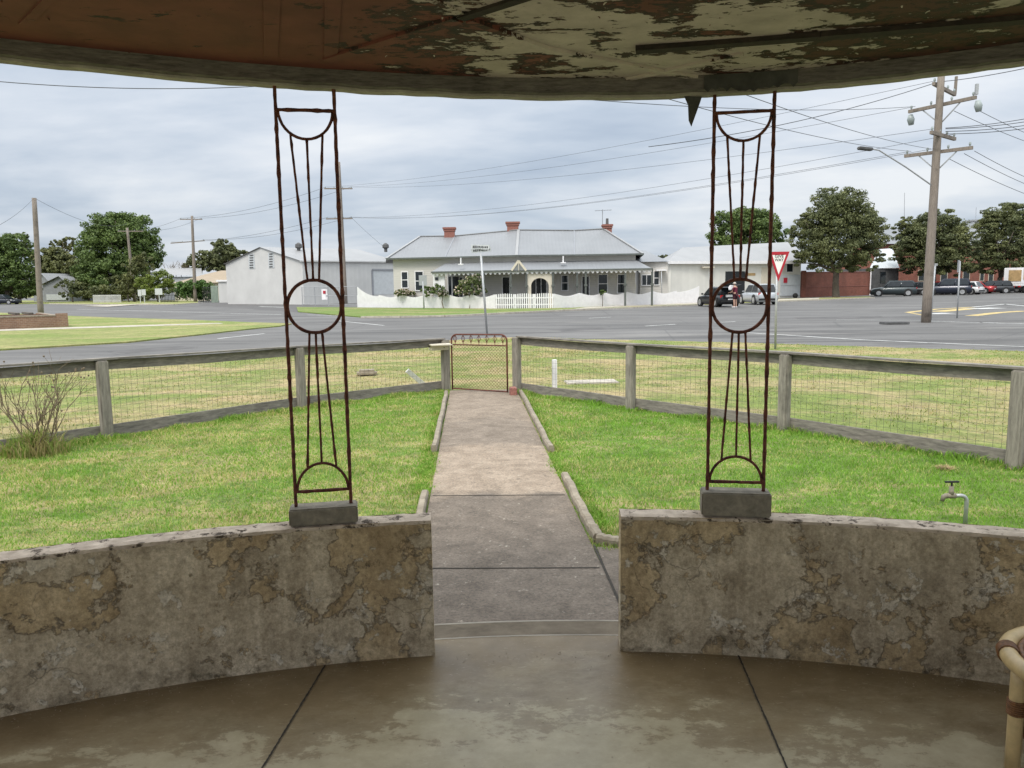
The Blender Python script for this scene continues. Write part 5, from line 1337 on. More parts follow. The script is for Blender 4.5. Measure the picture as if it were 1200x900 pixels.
root = empty('tan_roof_house', at(238, 352, 124), 'long low house with tan roof left of the grey shed', 'house'); root.location.z = ZG
a = at(204, 333, 124); b = at(272, 331, 124); m = MB(); m.slab((a.x, 124), (b.x, 124), ZG-.2, 2.9, 8, -8); m.build('wall', MT['cream'], root)
m = MB(); p = [at(203, 331.5, 123.4), at(272, 331, 123.4), at(272, 317, 129), at(259, 317, 129), at(238, 322, 129)]; m.poly(p); m.build('roof', MT['tanroof'], root, fix=False)
root = empty('pale_roof_hall', at(214, 350, 145), 'distant hall with white iron roof behind the tan roof', 'hall'); root.location.z = ZG
a = at(191, 324, 145); b = at(236, 324, 145); m = MB(); m.slab((a.x, 145), (b.x, 145), ZG-.2, a.z-.1, 8, -8); m.build('wall', MT['bluewhite'], root)
m = MB(); m.poly([at(190, 322.5, 144.5), at(237, 322.5, 144.5), at(236, 314, 150), at(193, 314, 150)]); m.build('roof', MT['roofwhite'], root, fix=False)
root = empty('sheet_hut', at(261, 353, 104), 'small pale sheet metal hut against the grey shed', 'hut'); root.location.z = ZG
a = at(255.5, 329, 104); b = at(268, 329, 104); m = MB(); m.slab((a.x, 104), (b.x, 104), ZG-.2, at(262, 330, 104).z, 3, -3); m.build('wall', MT['shedwall'], root)
m = MB(); m.slab((a.x-.2, 104), (b.x+.1, 104), at(262, 330, 104).z+.003, at(262, 328, 104).z, 3.4, -3.2); m.build('roof', MT['white'], root)
m = MB(); a = at(247, 335, 106); b = at(255.3, 335, 106); m.slab((a.x, 106), (b.x, 106), ZG-.1, a.z, .08)
for i in range(5): p = a+(b-a)*(i+.5)/5; m.box((p.x, 105.88, 1.0), (.05, .05, 2.2))
tag(m.build('green_screen', MT['greenshed']), 'pale green sheet fence panel beside the small hut', 'fence')
m = MB(); a = at(237.5, 336, 107); b = at(246.8, 336, 107)
for i in range(6): p = a+(b-a)*i/5; m.tube([(p.x, 107, ZG), (p.x, 107, a.z)], .05, 5)
for z in (.3, 1.3, a.z-.1): m.tube([(a.x, 107, z), (b.x, 107, z)], .05, 5)
tag(m.build('yard_gate', MT['black']), 'dark barred yard gate between hedge and green fence panel', 'gate')
m = MB(); a = at(109, 345, 117); b = at(141, 345, 115)
for i in range(26): p = a+(b-a)*i/25; m.box((p.x, p.y, .45), (.09, .04, 1.2))
for z in (.15, .95): m.bar((a.x, a.y+.05, z), (b.x, b.y+.05, z), .04, .1)
tag(m.build('low_fence', MT['shedside']), 'low grey slatted fence under the big dark tree', 'fence')
m = MB(); a = at(188, 336, 111); b = at(207, 336, 110.5)
for i in range(12): p = a+(b-a)*i/11; m.tube([(p.x, p.y, ZG), (p.x, p.y, 1.9)], .035, 5)
for z in (.05, .9, 1.88): m.tube([(a.x, a.y, z), (b.x, b.y, z)], .04, 5)
tag(m.build('wire_gate', MT['black']), 'dark wire gate right of the white notice board', 'gate')
for (x0, y0, x1, y1), lb in (((162, 339.5, 165.3, 347), 'narrow white notice board left of two others by the trees'), ((166.3, 339, 170.5, 346), 'pale board in the middle of three by the trees'), ((182, 338, 190, 345.5), 'wide white notice board beside the dark wire gate')):
    a = at(x0, y1, 110); b = at(x1, y0, 110); m = MB(); m.slab((a.x, 110), (b.x, 110), a.z, b.z, .05); m.box(((a.x+b.x)/2, 110.05, (a.z+ZG)/2), (.08, .08, a.z-ZG)); tag(m.build('notice_board', MT['signwhite']), lb, 'notice board', 'white boards by the trees')
# brick planter on the island
root = empty('brick_planter', at(40, 386, 37), 'low tan brick planter wall with end pier on the grass island', 'wall'); root.location.z = ZG
a = at(-40, 388.5, 35.8); b = at(80, 384, 38.4); m = MB(); m.slab(a, b, ZG, ZG+.60, .25, -.25); bw = b-a; n2 = Vector((bw.y, -bw.x, 0)).normalized()
m.slab(b, b-n2*9, ZG, ZG+.58, .25, -.25); m.slab(a-n2*7, b-n2*7, ZG, ZG+.56, .25, -.25); m.build('brick_wall', MT['tanbrick'], root)
m = MB(); d = bw.normalized(); m.slab(b-d*.48, b+d*.02, ZG, ZG+.72, .30, -.27); m.build('pier', MT['tanbrick'], root)
m = MB(); m.slab(a, b-d*.5, ZG+.603, ZG+.66, .30, -.27); m.build('coping', MT['kerb'], root)
m = MB(); q = a+d*.4-n2*.3
m.poly([(p.x, p.y, ZG+.5) for p in (a-n2*.3, b-n2*.3, b-n2*6.8, a-n2*6.8)]); m.build('soil', MT['stone'], root)
for px, lb in ((12, 'left of two dark planks lying across the brick planter'), (28, 'right of two dark planks lying across the brick planter')):
    p = at(px, 369, 41); q = at(px+9, 372.5, 38.6); m = MB(); m.bar((p.x, p.y, ZG+.70), (q.x, q.y, ZG+.72), .2, .10); tag(m.build('plank', MT['bark'], bevel=.01), lb, 'plank', 'planks on the brick planter')
# ------------------------------------------------------------------ vehicles
def make_car(label, px, base_py, Y, heading, L, W, H, col, style, metal=.35, cat='car', name='parked_car', open_boot=False):
    b = at(px, base_py, Y); root = empty(name, (b.x, b.y, ZG), label, cat, 'cars parked along the right road', math.atan2(heading[1], heading[0]))
    paint = carpaint('car_paint_'+'_'.join(str(int(c*100)) for c in col), col, metal); hw = W/2
    belt = .60*H; zb = .20
    st = {'hatch': (-.475, -.37, .05, .25), 'sedan': (-.34, -.17, .07, .26), 'suv': (-.485, -.42, .09, .23), 'wagon': (-.475, -.40, .06, .25)}[style]
    prof = [(-.5, .34, belt*.90, .84), (-.485, zb+.05, belt*.97, .90), (-.42, zb, belt, .97), (-.2, zb-.02, belt, 1.0), (.15, zb-.02, belt*.99, 1.0), (.26, zb-.02, belt*.95, .99), (.40, zb, belt*.86, .95), (.475, zb+.04, belt*.76, .86), (.5, .32, belt*.62, .74)]
    if style == 'sedan': prof[0] = (-.5, .34, belt*.92, .84); prof[1] = (-.485, zb+.05, belt*1.02, .9); prof[2] = (-.40, zb, belt*1.03, .96)
    m = MB(); rings = []
    for x, z0, z1, f in prof:
        h = hw*f; zm = z0+(z1-z0)*.55
        rings.append([(x*L, -h*.90, z0), (x*L, -h, z0+(z1-z0)*.25), (x*L, -h, zm), (x*L, -h*.95, z1-(z1-z0)*.08), (x*L, -h*.80, z1), (x*L, 0, z1+.015), (x*L, h*.80, z1), (x*L, h*.95, z1-(z1-z0)*.08), (x*L, h, zm), (x*L, h, z0+(z1-z0)*.25), (x*L, h*.90, z0)])
    K = len(rings[0])
    for a, c in zip(rings, rings[1:]):
        for k in range(K): m.add([a[k], c[k], c[(k+1) % K], a[(k+1) % K]], [(0, 1, 2, 3)])
    m.poly(rings[0]); m.poly(rings[-1]); m.build('body', paint, root, local=True, smooth=True)
    xr0, xr1, xf1, xf0 = [q*L for q in st]; wb, wt = hw*.90, hw*.72; zc = belt-.03; zr = H
    cr = lambda x0, x1: None
    c8 = [(xr0, -wb, zc), (xf0, -wb, zc), (xf0, wb, zc), (xr0, wb, zc), (xr1, -wt, zr), (xf1, -wt, zr), (xf1, wt, zr), (xr1, wt, zr)]
    m = MB(); m.hexa(c8); m.build('cabin', paint, root, local=True, bevel=.07, smooth=True)
    P8 = [V(p) for p in c8]
    def quad(a, b_, c, d, u0, u1, v0, v1, off):       # bilinear patch on a cabin face, slightly proud
        f = lambda u, v: (a*(1-u)+b_*u)*(1-v)+(d*(1-u)+c*u)*v
        n = (b_-a).cross(d-a).normalized(); cen = (a+b_+c+d)/4
        if n.dot(cen-V((0, 0, (zc+zr)/2))) < 0: n = -n
        m = MB(); q = [f(u0, v0)+n*off, f(u1, v0)+n*off, f(u1, v1)+n*off, f(u0, v1)+n*off]; m.prism(q, n*.006); return m
    for s_, (i, j, k_, l) in (('R', (0, 1, 5, 4)), ('L', (3, 2, 6, 7))):
        for u0, u1 in ((.06, .47), (.50, .93)) if style != 'wagon' else ((.05, .33), (.36, .62), (.65, .93)):
            quad(P8[i], P8[j], P8[k_], P8[l], u0, u1, .10, .86, .002).build('side_window', MT['glass'], root, local=True)
    quad(P8[1], P8[2], P8[6], P8[5], .08, .92, .08, .90, .002).build('windscreen', MT['glass'], root, local=True)
    rw = quad(P8[0], P8[3], P8[7], P8[4], .10, .90, .08 if not open_boot else -.1, .88, .002).build('rear_window', MT['glass'] if not open_boot else MT['dark'], root, local=True)
    wr = .33 if H < 1.55 else .36
    for x in (-.31*L, .32*L):
        for s_ in (-1, 1):
            m = MB(); m.cyl((x, s_*(hw*.985-.03), wr+.02), (0, 1, 0), wr*1.2, .08, 24); m.build('wheel_arch', MT['black'], root, local=True)
            m = MB(); m.cyl((x, s_*(hw-.10), wr), (0, 1, 0), wr, .215, 24); wh = m.build('wheel', MT['tyre'], root, local=True, bevel=.03)
            m = MB(); m.cyl((x, s_*(hw+.004), wr), (0, 1, 0), wr*.66, .02, 20); m.build('rim', MT['rim'], wh, local=True)
    for s_ in (-1, 1):
        m = MB(); m.box((-.489*L, s_*hw*.76, belt*.86), (.07, hw*.26, .20)); m.build('tail_light', MT['redlamp'], root, local=True, bevel=.02)
        m = MB(); m.box((.475*L, s_*hw*.66, belt*.66), (.10, hw*.34, .12)); m.build('headlight', MT['lamp'], root, local=True, bevel=.02)
        m = MB(); m.box((xf0-.28, s_*(hw+.05), belt+.06), (.10, .18, .13)); m.build('mirror', paint, root, local=True, bevel=.03)
    m = MB(); m.box((-.497*L, 0, .42), (.09, W*.86, .16)); m.build('bumper', MT['black'], root, local=True, bevel=.03)
    m = MB(); m.box((-.50*L-.012, 0, belt*.66), (.012, .36, .11)); m.build('number_plate', MT['white'], root, local=True)
    if open_boot:
        hx = xr1-.02; up = V((-.93, 0, .18)).normalized(); lf = .95
        m = MB(); p0 = V((hx, 0, zr-.01)); p1 = p0+up*lf; th = V((0, 0, .07))
        m.hexa([p0+V((0, -wt, 0)), p1+V((0, -wb*.86, 0)), p1+V((0, wb*.86, 0)), p0+V((0, wt, 0)), p0+V((0, -wt, 0))+th, p1+V((0, -wb*.86, 0))+th, p1+V((0, wb*.86, 0))+th, p0+V((0, wt, 0))+th]); tg = m.build('tailgate', paint, root, local=True, bevel=.02)
        m = MB()
        for s_ in (-1, 1): m.tube([V((xr1+.05, s_*wt*.95, zr-.35)), p0+up*.55+V((0, s_*wt*.9, 0))], .012, 6)
        m.build('gas_strut', MT['black'], tg, local=True)
        m = MB(); m.box((-.503*L, 0, belt*.88), (.02, W*.66, .34)); m.build('boot_opening', MT['dark'], root, local=True)
        m = MB(); m.box((-.512*L, .12, belt*.92), (.05, .5, .16)); m.box((-.512*L, -.3, belt*.9), (.04, .22, .2)); m.build('boot_load', MT['lamp'], root, local=True)
    return root
make_car('black hatchback with its tailgate raised beside a person', 841, 358.6, 57.3, (-.20, .98), 3.9, 1.72, 1.46, (.012, .014, .018), 'hatch', open_boot=True)
make_car('silver small off roader parked right of the person', 888, 356, 61.5, (-.07, .99), 4.15, 1.77, 1.62, (.52, .54, .55), 'suv', .5)
make_car('dark teal off roader parked furthest left beyond the big tree', 1046, 346, 84, (-.93, .36), 4.55, 1.83, 1.68, (.028, .040, .044), 'suv')
make_car('black hatchback half hidden behind the teal off roader', 1069, 345.4, 88, (-.80, .60), 4.1, 1.74, 1.48, (.014, .014, .016), 'hatch')
make_car('red hatchback seen behind the big power pole', 1087, 345, 90, (-.75, .66), 4.1, 1.72, 1.5, (.34, .02, .025), 'hatch')
make_car('tall dark navy four wheel drive right of the big power pole', 1110, 344.6, 86, (-.85, .52), 4.7, 1.88, 1.82, (.012, .016, .032), 'suv')
make_car('white hatchback between navy four wheel drive and red sedan', 1128, 344, 88, (-.60, .80), 4.0, 1.72, 1.46, (.6, .6, .6), 'hatch', .0)
make_car('bright red sedan beside a black station wagon', 1141, 343.4, 92, (-.70, .71), 4.4, 1.76, 1.45, (.36, .018, .022), 'sedan')
make_car('black station wagon between red sedan and silver sedan', 1160, 342.6, 92, (-.93, .37), 4.7, 1.82, 1.5, (.012, .014, .018), 'wagon')
make_car('silver sedan parked beside the truck at far right', 1178, 342.3, 98, (-.75, .66), 4.4, 1.76, 1.45, (.42, .43, .44), 'sedan', .5)
c = make_car('small dark car parked at the far left edge', 4, 355.6, 115, (1, -.05), 4.5, 1.78, 1.46, (.016, .02, .03), 'sedan'); del c['group']
# truck
b = at(1199, 341.5, 93); root = empty('tray_truck', (b.x, b.y, ZG), 'white truck with a tan timber load at the right picture edge', 'truck', None, math.atan2(.5, .86))
m = MB(); m.box((.2, 0, .95), (5.6, 2.1, .22)); m.build('tray', MT['white'], root, local=True, bevel=.03)
m = MB(); m.box((2.2, 0, 1.7), (1.6, 2.0, 1.5)); m.build('cab', MT['white'], root, local=True, bevel=.12)
m = MB(); m.box((2.7, 0, 2.0), (.65, 1.9, .55)); m.build('windscreen', MT['glass'], root, local=True)
m = MB(); m.box((-1.25, 0, 2.03), (2.6, 2.05, 1.9)); bx = m.build('load_box', MT['white'], root, local=True, bevel=.05)
m = MB(); m.box((-2.57, -.25, 2.05), (.05, 1.4, 1.3)); m.box((-1.2, -1.04, 2.15), (2.1, .05, 1.2)); m.build('timber_panel', MT['tan'], bx, local=True)
for x in (-1.6, 2.0):
    for s_ in (-1, 1):
        m = MB(); m.cyl((x, s_*.9, .42), (0, 1, 0), .42, .26, 20); wh = m.build('wheel', MT['tyre'], root, local=True, bevel=.03)
        m = MB(); m.cyl((x, s_*1.03, .42), (0, 1, 0), .25, .03, 16); m.build('rim', MT['rim'], wh, local=True)
m = MB(); m.box((.2, 0, .62), (5.2, .8, .3)); m.build('chassis', MT['black'], root, local=True)
for s_ in (-1, 1): m = MB(); m.box((-2.62, s_*.85, .78), (.06, .3, .14)); m.build('tail_light', MT['redlamp'], root, local=True)

# ------------------------------------------------------------------ person behind the open boot
def skinned(name, verts, edges, radii, mat, parent, root_i=0):
    me = bpy.data.meshes.new(name); me.from_pydata([V(v) for v in verts], edges, []); o = bpy.data.objects.new(name, me); COL.objects.link(o)
    md = o.modifiers.new('skin', 'SKIN'); sv = me.skin_vertices[0].data
    for i, r in enumerate(radii): sv[i].radius = r if isinstance(r, tuple) else (r, r)
    sv[root_i].use_root = True
    md2 = o.modifiers.new('sub', 'SUBSURF'); md2.levels = 1; md2.render_levels = 1
    bpy.context.view_layer.update(); dg_ = bpy.context.evaluated_depsgraph_get()
    nm = bpy.data.meshes.new_from_object(o.evaluated_get(dg_)); bpy.data.objects.remove(o); bpy.data.meshes.remove(me)
    nm.name = name; nm.materials.clear(); nm.materials.append(mat); nm.polygons.foreach_set('use_smooth', [True]*len(nm.polygons))
    o2 = bpy.data.objects.new(name, nm); COL.objects.link(o2); o2.parent = parent; return o2
b = at(861.5, 359.8, 54.6); pr_ = empty('person', (b.x, b.y, ZG), 'person in maroon top and pale hat standing behind the black hatchback', 'person', None, math.atan2(.75, -.66))
# local: x forward (towards the car), y left
v = [(0, 0, .93), (.01, 0, 1.12), (.03, 0, 1.33), (.045, 0, 1.44), (.07, 0, 1.53), (.085, 0, 1.63),                      # pelvis..head
     (0, .10, .88), (.02, .12, .48), (-.01, .13, .09), (.10, .145, .045), (0, -.10, .88), (.02, -.12, .48), (-.01, -.13, .09), (.10, -.145, .045),
     (.04, .17, 1.40), (.10, .24, 1.13), (.30, .18, 1.05), (.38, .14, 1.05), (.04, -.17, 1.40), (.10, -.24, 1.13), (.30, -.18, 1.05), (.38, -.14, 1.05)]
e = [(0, 1), (1, 2), (2, 3), (3, 4), (4, 5), (0, 6), (6, 7), (7, 8), (8, 9), (0, 10), (10, 11), (11, 12), (12, 13), (3, 14), (14, 15), (15, 16), (16, 17), (3, 18), (18, 19), (19, 20), (20, 21)]
r = [(.13, .15), (.11, .13), (.12, .15), (.08, .10), .05, .085, .085, .062, .042, .04, .085, .062, .042, .04, .055, .042, .032, .035, .055, .042, .032, .035]
skinned('body', v, e, r, MT['skin'], pr_)
# hands: five short fingers rooted in each palm
for s_ in (1, -1):
    vv = [(.38, s_*.14, 1.05), (.42, s_*.13, 1.045)]; ee = [(0, 1)]; rr_2 = [.028, .03]
    for k, (oy, ln) in enumerate(((-.026, .07), (-.009, .08), (.009, .076), (.026, .062))):
        i = len(vv); vv += [(.45, s_*.13+oy, 1.04), (.45+ln*.6, s_*.13+oy, 1.02), (.45+ln*.8, s_*.13+oy, .99)]; ee += [(1, i), (i, i+1), (i+1, i+2)]; rr_2 += [.010, .009, .007]
    i = len(vv); vv += [(.40, s_*.10, 1.04), (.44, s_*.085, 1.03)]; ee += [(0, i), (i, i+1)]; rr_2 += [.012, .009]
    skinned('hand', vv, ee, rr_2, MT['skin'], pr_)
# clothing
v = [(0, 0, .90), (.01, 0, 1.12), (.03, 0, 1.32), (.045, 0, 1.42), (.04, .17, 1.40), (.09, .24, 1.17), (.04, -.17, 1.40), (.09, -.24, 1.17)]
skinned('shirt', v, [(0, 1), (1, 2), (2, 3), (3, 4), (4, 5), (3, 6), (6, 7)], [(.155, .175), (.14, .16), (.145, .175), (.10, .12), .078, .062, .078, .062], MT['maroon'], pr_)
v = [(0, 0, .93), (0, .10, .86), (.01, .115, .55), (0, -.10, .86), (.01, -.115, .55)]
skinned('shorts', v, [(0, 1), (1, 2), (0, 3), (3, 4)], [(.145, .165), .115, .105, .115, .105], MT['maroon2'], pr_)
m = MB(); m.tube([V((.08, 0, 1.66)), V((.08, 0, 1.72)), V((.08, 0, 1.765)), V((.08, 0, 1.78))], [.105, .10, .07, .02], 14); m.tube([V((.09, 0, 1.665)), V((.09, 0, 1.675))], [.16, .15], 16); m.build('hat', MT['hat'], pr_, local=True, smooth=True)
m = MB(); m.box((.16, 0, 1.60), (.03, .03, .035)); 
for s_ in (1, -1): m.box((.15, s_*.03, 1.635), (.02, .02, .012))
m.build('face', MT['skin'], pr_, local=True, bevel=.004)
for s_ in (1, -1): m = MB(); m.box((.05, s_*.14, ZG+.15+.035), (.27, .10, .07)); m.build('shoe', MT['white'], pr_, local=True, bevel=.025)
b2 = b+V((-.30, .02, 0)); m = MB(); m.box((b2.x, b2.y+.02, 1.22), (.40, .22, .30), .6); m.box((b2.x+.02, b2.y, 1.39), (.34, .16, .03), .6)
tag(m.build('white_bag', MT['white'], bevel=.05), 'white bag held out by the person at the open boot', 'bag')

# ------------------------------------------------------------------ trees and plants
def leaves(cent, rad, n, size, seed, flat=.75, fill=.35, nsub=40, sub=.30):
    """quads in clumps over the shell of several ellipsoids; cent (k,3), rad (k,3)"""
    g = np.random.default_rng(seed); vol = np.array([q[0]*q[2] for q in rad]); w_ = vol/vol.sum(); V_ = []
    for c, r_, f in zip(cent, rad, w_):
        ns = max(6, int(nsub*f*len(cent)**.5*1.3)); nl = int(n*f)
        d = g.normal(size=(ns, 3)); d /= np.linalg.norm(d, axis=1)[:, None]; d[:, 2] = np.where(d[:, 2] < -.8, -d[:, 2], d[:, 2])
        rr = np.where(g.uniform(size=ns) < fill, g.uniform(.35, .8, ns), g.uniform(.82, 1.05, ns))
        sc = c+d*rr[:, None]*np.array(r_)
        k = g.integers(0, ns, nl); e = g.normal(size=(nl, 3)); e /= np.linalg.norm(e, axis=1)[:, None]
        srad = sub*min(r_)*g.uniform(.6, 1.25, ns)
        p = sc[k]+e*(srad[k]*g.uniform(.4, 1., nl)**.5)[:, None]*np.array((1, 1, flat))
        # leaf frames: mostly facing outward/up with scatter
        nrm = e*.9+np.array((0, 0, .5))+g.normal(size=(nl, 3))*.55; nrm /= np.linalg.norm(nrm, axis=1)[:, None]
        t = np.cross(nrm, g.normal(size=(nl, 3))); t /= np.linalg.norm(t, axis=1)[:, None]; bt = np.cross(nrm, t)
        s_ = size*g.uniform(.6, 1.35, nl)[:, None]
        V_.append(np.stack([p-t*s_*.55, p-bt*s_*.30+nrm*s_*.08, p+t*s_*.55, p+bt*s_*.30+nrm*s_*.08], 1))
    return np.concatenate(V_).reshape(-1, 3).astype(np.float32)
def leafmesh(name, verts, mat, parent):
    off = np.array(parent.location, np.float32); n = len(verts)//4; me = bpy.data.meshes.new(name)
    me.vertices.add(n*4); me.vertices.foreach_set('co', (verts-off).ravel()); me.loops.add(n*4); me.loops.foreach_set('vertex_index', np.arange(n*4, dtype=np.int32))
    me.polygons.add(n); me.polygons.foreach_set('loop_start', np.arange(n, dtype=np.int32)*4); me.polygons.foreach_set('loop_total', np.full(n, 4, np.int32))
    me.materials.append(mat); me.update(); me.validate(); o = bpy.data.objects.new(name, me); COL.objects.link(o); o.parent = parent; return o
seed_ = [100]
def plant(name, label, cat, group, basepx, Y, ells, leaf, n, size, trunk_r=.2, trunk_top=None, flat=.75, fill=.35, nsub=40, sub=.30, limbs=7, depth=.9, trunkname='trunk', barkm='bark'):
    seed_[0] += 1; g = random.Random(seed_[0]); b = at(basepx, 340, Y); b.z = ZG; root = empty(name, b, label, cat, group)
    cent, rad = [], []
    for i, (cx, cy, rx, ry) in enumerate(ells):
        dy = g.uniform(-.5, .5)*rx*Y/900*.6 if i else 0
        c = at(cx, cy, Y); cent.append(np.array((c.x, c.y+dy, c.z))); rad.append((rx*Y/900, max(rx, ry*.7)*Y/900*depth, ry*Y/900))
    leafmesh('crown', leaves(cent, rad, n, size, seed_[0], flat, fill, nsub, sub), leaf, root)
    m = MB(); top = V(cent[0]) if trunk_top is None else at(trunk_top[0], trunk_top[1], Y)
    fk = b+(top-b)*.55 if trunk_top is None else top
    m.tube([b-V((0, 0, .2)), b+(fk-b)*.06, b+(fk-b)*.5+V((g.uniform(-.1, .1), 0, 0)), fk], [trunk_r*1.35, trunk_r, trunk_r*.85, trunk_r*.75], 10)
    for i in range(limbs):
        j = g.randrange(len(cent)); a = g.uniform(0, 6.28); tgt = V(cent[j])+V((math.cos(a)*rad[j][0]*.7, math.sin(a)*rad[j][1]*.7, g.uniform(-.1, .6)*rad[j][2]))
        mid = (fk+tgt)/2+V((g.uniform(-.3, .3), g.uniform(-.3, .3), g.uniform(-.2, .3)))*rad[j][0]*.3
        m.tube([fk-V((0, 0, .1)), mid, tgt], [trunk_r*.55, trunk_r*.32, trunk_r*.08], 6)
    m.build(trunkname, MT[barkm], root, smooth=True, fix=False)
    return root
ST = 'street trees on the right'
plant('street_tree', 'tallest round dark street tree, left of the three near the cars', 'tree', ST, 980, 80.3, [(982, 275, 42, 44), (982, 245, 32, 26), (1010, 280, 27, 30), (952, 280, 24, 32), (1016, 262, 18, 22), (945, 268, 15, 16), (975, 306, 42, 16), (1010, 305, 22, 14)], MT['leafdark'], 60000, .21, .38, (980, 318), flat=.5, nsub=190, sub=.27, fill=.45)
plant('street_tree', 'round dark street tree directly behind the big power pole', 'tree', ST, 1094, 91, [(1096, 288, 36, 34), (1095, 265, 26, 18), (1066, 290, 20, 28), (1124, 292, 20, 27), (1100, 312, 40, 14), (1062, 268, 13, 14), (1116, 270, 14, 14)], MT['leafdark'], 52000, .23, .34, (1094, 322), flat=.45, nsub=170, sub=.27, fill=.45)
plant('street_tree', 'round dark street tree at the right picture edge', 'tree', ST, 1172, 97, [(1182, 285, 36, 36), (1184, 258, 28, 20), (1158, 285, 17, 34), (1210, 280, 26, 36), (1175, 312, 36, 16), (1160, 262, 13, 14)], MT['leafdark'], 50000, .24, .36, (1172, 325), flat=.45, nsub=170, sub=.27, fill=.45)
plant('leafy_tree', 'broad green tree behind the white roofed warehouse', 'tree', None, 876, 112, [(872, 275, 34, 28), (852, 272, 20, 24), (892, 270, 24, 22), (874, 256, 20, 14), (910, 280, 14, 18), (842, 283, 11, 18)], MT['leafmid'], 24000, .34, .4, (876, 300), nsub=120, sub=.28, fill=.45)
# small dark plant peeping over the warehouse end
plant('leafy_tree', 'small dark treetop just right of the cottage rear wing', 'tree', None, 782, 95, [(780, 303, 8, 4), (785, 302, 5, 4), (774, 303, 4, 3)], MT['leafdark'], 700, .25, .12, (782, 306), nsub=20, limbs=3)
LT = 'trees at the far left'
plant('leafy_tree', 'large dense dark tree at far left behind two poles', 'tree', LT, 138, 132, [(140, 295, 42, 38), (125, 275, 28, 24), (155, 276, 28, 24), (140, 264, 24, 13), (108, 295, 17, 28), (172, 300, 15, 28), (140, 325, 45, 20), (112, 320, 18, 22)], MT['leafmid'], 48000, .40, .6, (138, 325), flat=.7, nsub=190, sub=.26, fill=.45)
plant('leafy_tree', 'mid green tree cut by the left picture edge', 'tree', LT, 8, 122, [(2, 315, 34, 34), (18, 290, 20, 15), (24, 325, 18, 24), (-14, 300, 22, 22), (8, 340, 30, 12)], MT['leafmid'], 22000, .36, .4, (8, 340), nsub=110, sub=.3, fill=.45)
plant('leafy_tree', 'yellowish tree top right of the left edge tree', 'tree', LT, 22, 124, [(19, 282, 14, 9), (28, 292, 10, 8), (10, 294, 10, 9)], MT['leafpale'], 1600, .42, .25, (20, 296), nsub=26, sub=.4)
plant('leafy_tree', 'dark bushy tree behind the white roofed house', 'tree', LT, 62, 150, [(62, 305, 16, 14), (76, 312, 18, 14), (50, 310, 14, 14), (90, 318, 14, 14), (66, 322, 26, 12)], MT['leafolive'], 11000, .52, .4, (62, 322), nsub=90, fill=.45)
plant('gum_tree', 'pale umbrella shaped gum tree above the white roofs', 'tree', LT, 74, 158, [(80, 282, 8, 3.5), (66, 285, 8, 3.5), (74, 289, 10, 4), (88, 290, 7, 5), (62, 292, 4, 3)], MT['leafolive'], 1300, .5, .25, (74, 300), nsub=26, limbs=12, barkm='twig')
plant('leafy_tree', 'thin olive tree around the slim pole at left', 'tree', LT, 103, 140, [(98, 302, 12, 13), (106, 315, 12, 14), (96, 322, 12, 12)], MT['leafolive'], 2200, .45, .22, (102, 325), nsub=30)
plant('leafy_tree', 'spreading dark green tree behind the tan roofed house', 'tree', LT, 258, 152, [(262, 298, 22, 12), (258, 287, 12, 6), (282, 300, 14, 9), (240, 306, 18, 11), (226, 314, 12, 8), (262, 312, 34, 10)], MT['leafdark'], 12000, .52, .4, (258, 312), nsub=100, fill=.45)
SH = 'shrubs at the far left'
plant('shrub', 'dark spreading shrub under the white roofed house end', 'shrub', SH, 84, 124, [(82, 337, 16, 9), (94, 340, 12, 9), (90, 346, 16, 7)], MT['leafdark'], 2600, .35, .12, (84, 345), nsub=36, limbs=3, trunkname='stem')
plant('shrub', 'olive rounded shrub right of the pole with pale crossarm', 'shrub', SH, 184, 116, [(184, 330, 20, 12), (178, 338, 16, 10), (196, 336, 10, 9)], MT['leaflime'], 6500, .27, .12, (184, 342), nsub=40, limbs=3, trunkname='stem')
plant('shrub', 'grey green shrub left of the pole with pale crossarm', 'shrub', SH, 150, 118, [(152, 337, 14, 14), (146, 344, 10, 8), (160, 318, 14, 14), (170, 310, 10, 12)], MT['leafolive'], 3400, .36, .12, (150, 345), nsub=44, limbs=3, trunkname='stem')
plant('hedge', 'clipped dark green hedge before the tan roofed house', 'hedge', None, 227, 113, [(214, 342, 9, 11), (227, 341, 11, 12), (240, 342, 10, 11), (222, 335, 14, 6), (234, 335, 14, 6)], MT['hedge'], 9000, .26, .1, (227, 345), nsub=110, sub=.42, limbs=2, fill=.5, trunkname='stem')
plant('shrub', 'low dark shrub beside the low grey slatted fence', 'shrub', SH, 122, 121, [(120, 340, 14, 6), (134, 341, 10, 6), (108, 343, 8, 6)], MT['leafdark'], 1800, .35, .1, (122, 346), nsub=30, limbs=2, trunkname='stem')
plant('shrub', 'long low mass of dark shrubs below the large dense tree', 'shrub', SH, 130, 127, [(116, 342, 18, 10), (142, 340, 16, 12), (165, 340, 16, 12), (178, 343, 14, 10), (150, 332, 24, 10)], MT['leafdark'], 6500, .42, .12, (130, 346), nsub=90, limbs=3, trunkname='stem', fill=.5)
plant('shrub', 'dark undergrowth below the tree at the left picture edge', 'shrub', SH, 20, 128, [(10, 342, 24, 9), (34, 341, 12, 10), (-14, 342, 18, 10)], MT['leafdark'], 4000, .42, .12, (20, 346), nsub=60, limbs=3, trunkname='stem', fill=.5)
plant('shrub', 'dark undergrowth between the white roofed house and slim pole', 'shrub', SH, 100, 140, [(98, 342, 12, 10), (112, 340, 10, 11)], MT['leafolive'], 2600, .42, .12, (100, 346), nsub=40, limbs=3, trunkname='stem', fill=.5)
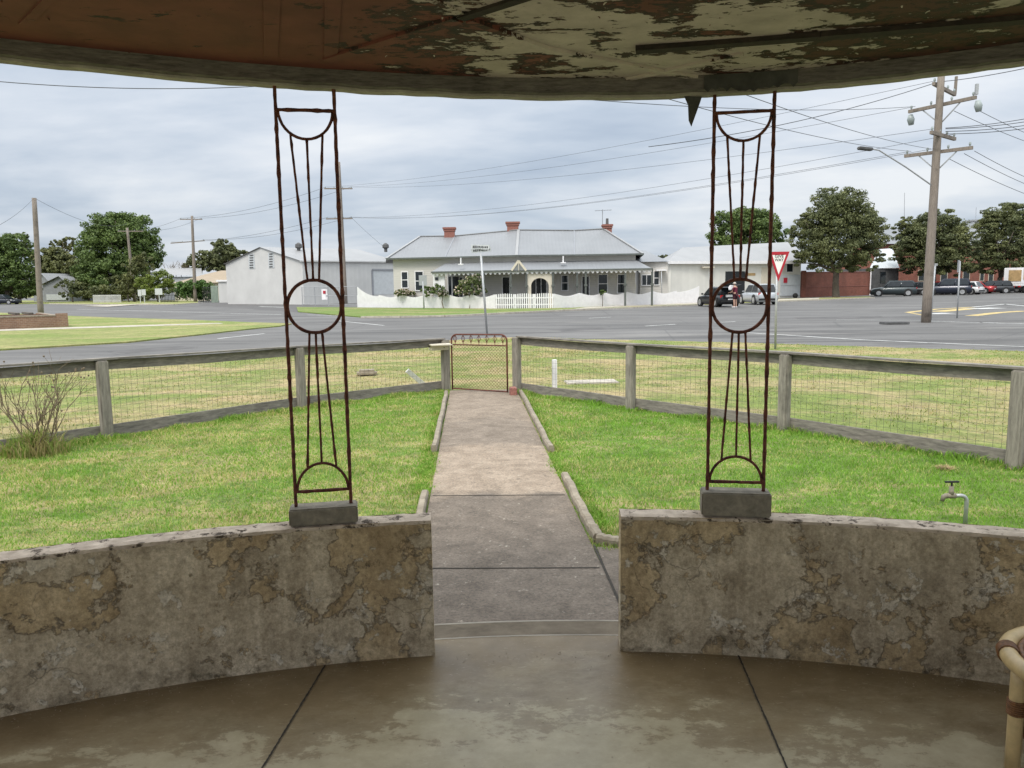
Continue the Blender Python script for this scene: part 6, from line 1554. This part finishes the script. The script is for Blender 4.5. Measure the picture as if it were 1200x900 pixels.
# bare tree
g_b = random.Random(77); b = at(204, 340, 150); b.z = ZG; root = empty('bare_tree', b, 'bare pale branched tree above the distant white roof', 'tree'); m = MB()
def brt(p, d, L, r, dep):
    q = p+d*L; m.tube([p, (p+q)/2+V((g_b.uniform(-.1, .1), 0, 0))*L, q], [r, r*.8, r*.55], 4, caps=False)
    if dep:
        for _ in range(3): brt(p+(q-p)*g_b.uniform(.5, 1), (d+V((g_b.uniform(-.8, .8), g_b.uniform(-.6, .6), g_b.uniform(-.1, .3)))).normalized(), L*.68, r*.6, dep-1)
for i in range(4): brt(b+V((i-1.5, 0, 4)), V((g_b.uniform(-.4, .4), 0, 1)).normalized(), 1.7, .07, 3)
m.build('branches', MT['twig'], root, fix=False); m = MB(); m.tube([b-V((0, 0, .2)), b+V((0, 0, 4.5))], [.3, .2], 8); m.build('trunk', MT['bark'], root)
# cottage garden
RB = 'rose bushes behind the picket fence'
def rose(label, px, Y, ells, n, nf, leaf='leafpale', flower='rose'):
    r_ = plant('rose_bush', label, 'bush', RB, px, Y, ells, MT[leaf], n, .16, .04, (px, 345), nsub=40, limbs=5, sub=.34, trunkname='stem', barkm='twig')
    seed_[0] += 1; cs = []; rs_ = []
    for cx, cy, rx, ry in ells: c = at(cx, cy, Y); cs.append(np.array((c.x, c.y, c.z))); rs_.append((rx*Y/900*1.05, rx*Y/900, ry*Y/900*1.05))
    leafmesh('blooms', leaves(cs, rs_, nf, .15, seed_[0], nsub=60, sub=.1, fill=0.), MT[flower], r_)
rose('tall white flowered rose bush before the cottage veranda', 550, 59.7, [(551, 334, 13, 9), (558, 330, 8, 9), (541, 340, 9, 6), (552, 342, 18, 5)], 2600, 260)
rose('dark leaved rose bush before the cottage left window', 508, 62.2, [(504, 340, 10, 5), (514, 339, 8, 6), (508, 344, 14, 4)], 1500, 60, 'leafmid')
rose('low pale pink rose bush at the cottage left corner', 473, 64.2, [(472, 343, 9, 4), (480, 344, 7, 3)], 900, 320)
rose('low cream rose bush between the two taller bushes', 519, 60.8, [(519, 344, 6, 4)], 500, 200)
plant('shrub', 'little green plant behind the fence below the right window', 'shrub', None, 706, 60, [(706, 343, 4, 3)], MT['leafmid'], 300, .12, .03, (706, 346), nsub=12, limbs=2, trunkname='stem')

print('objects', len(COL.objects))
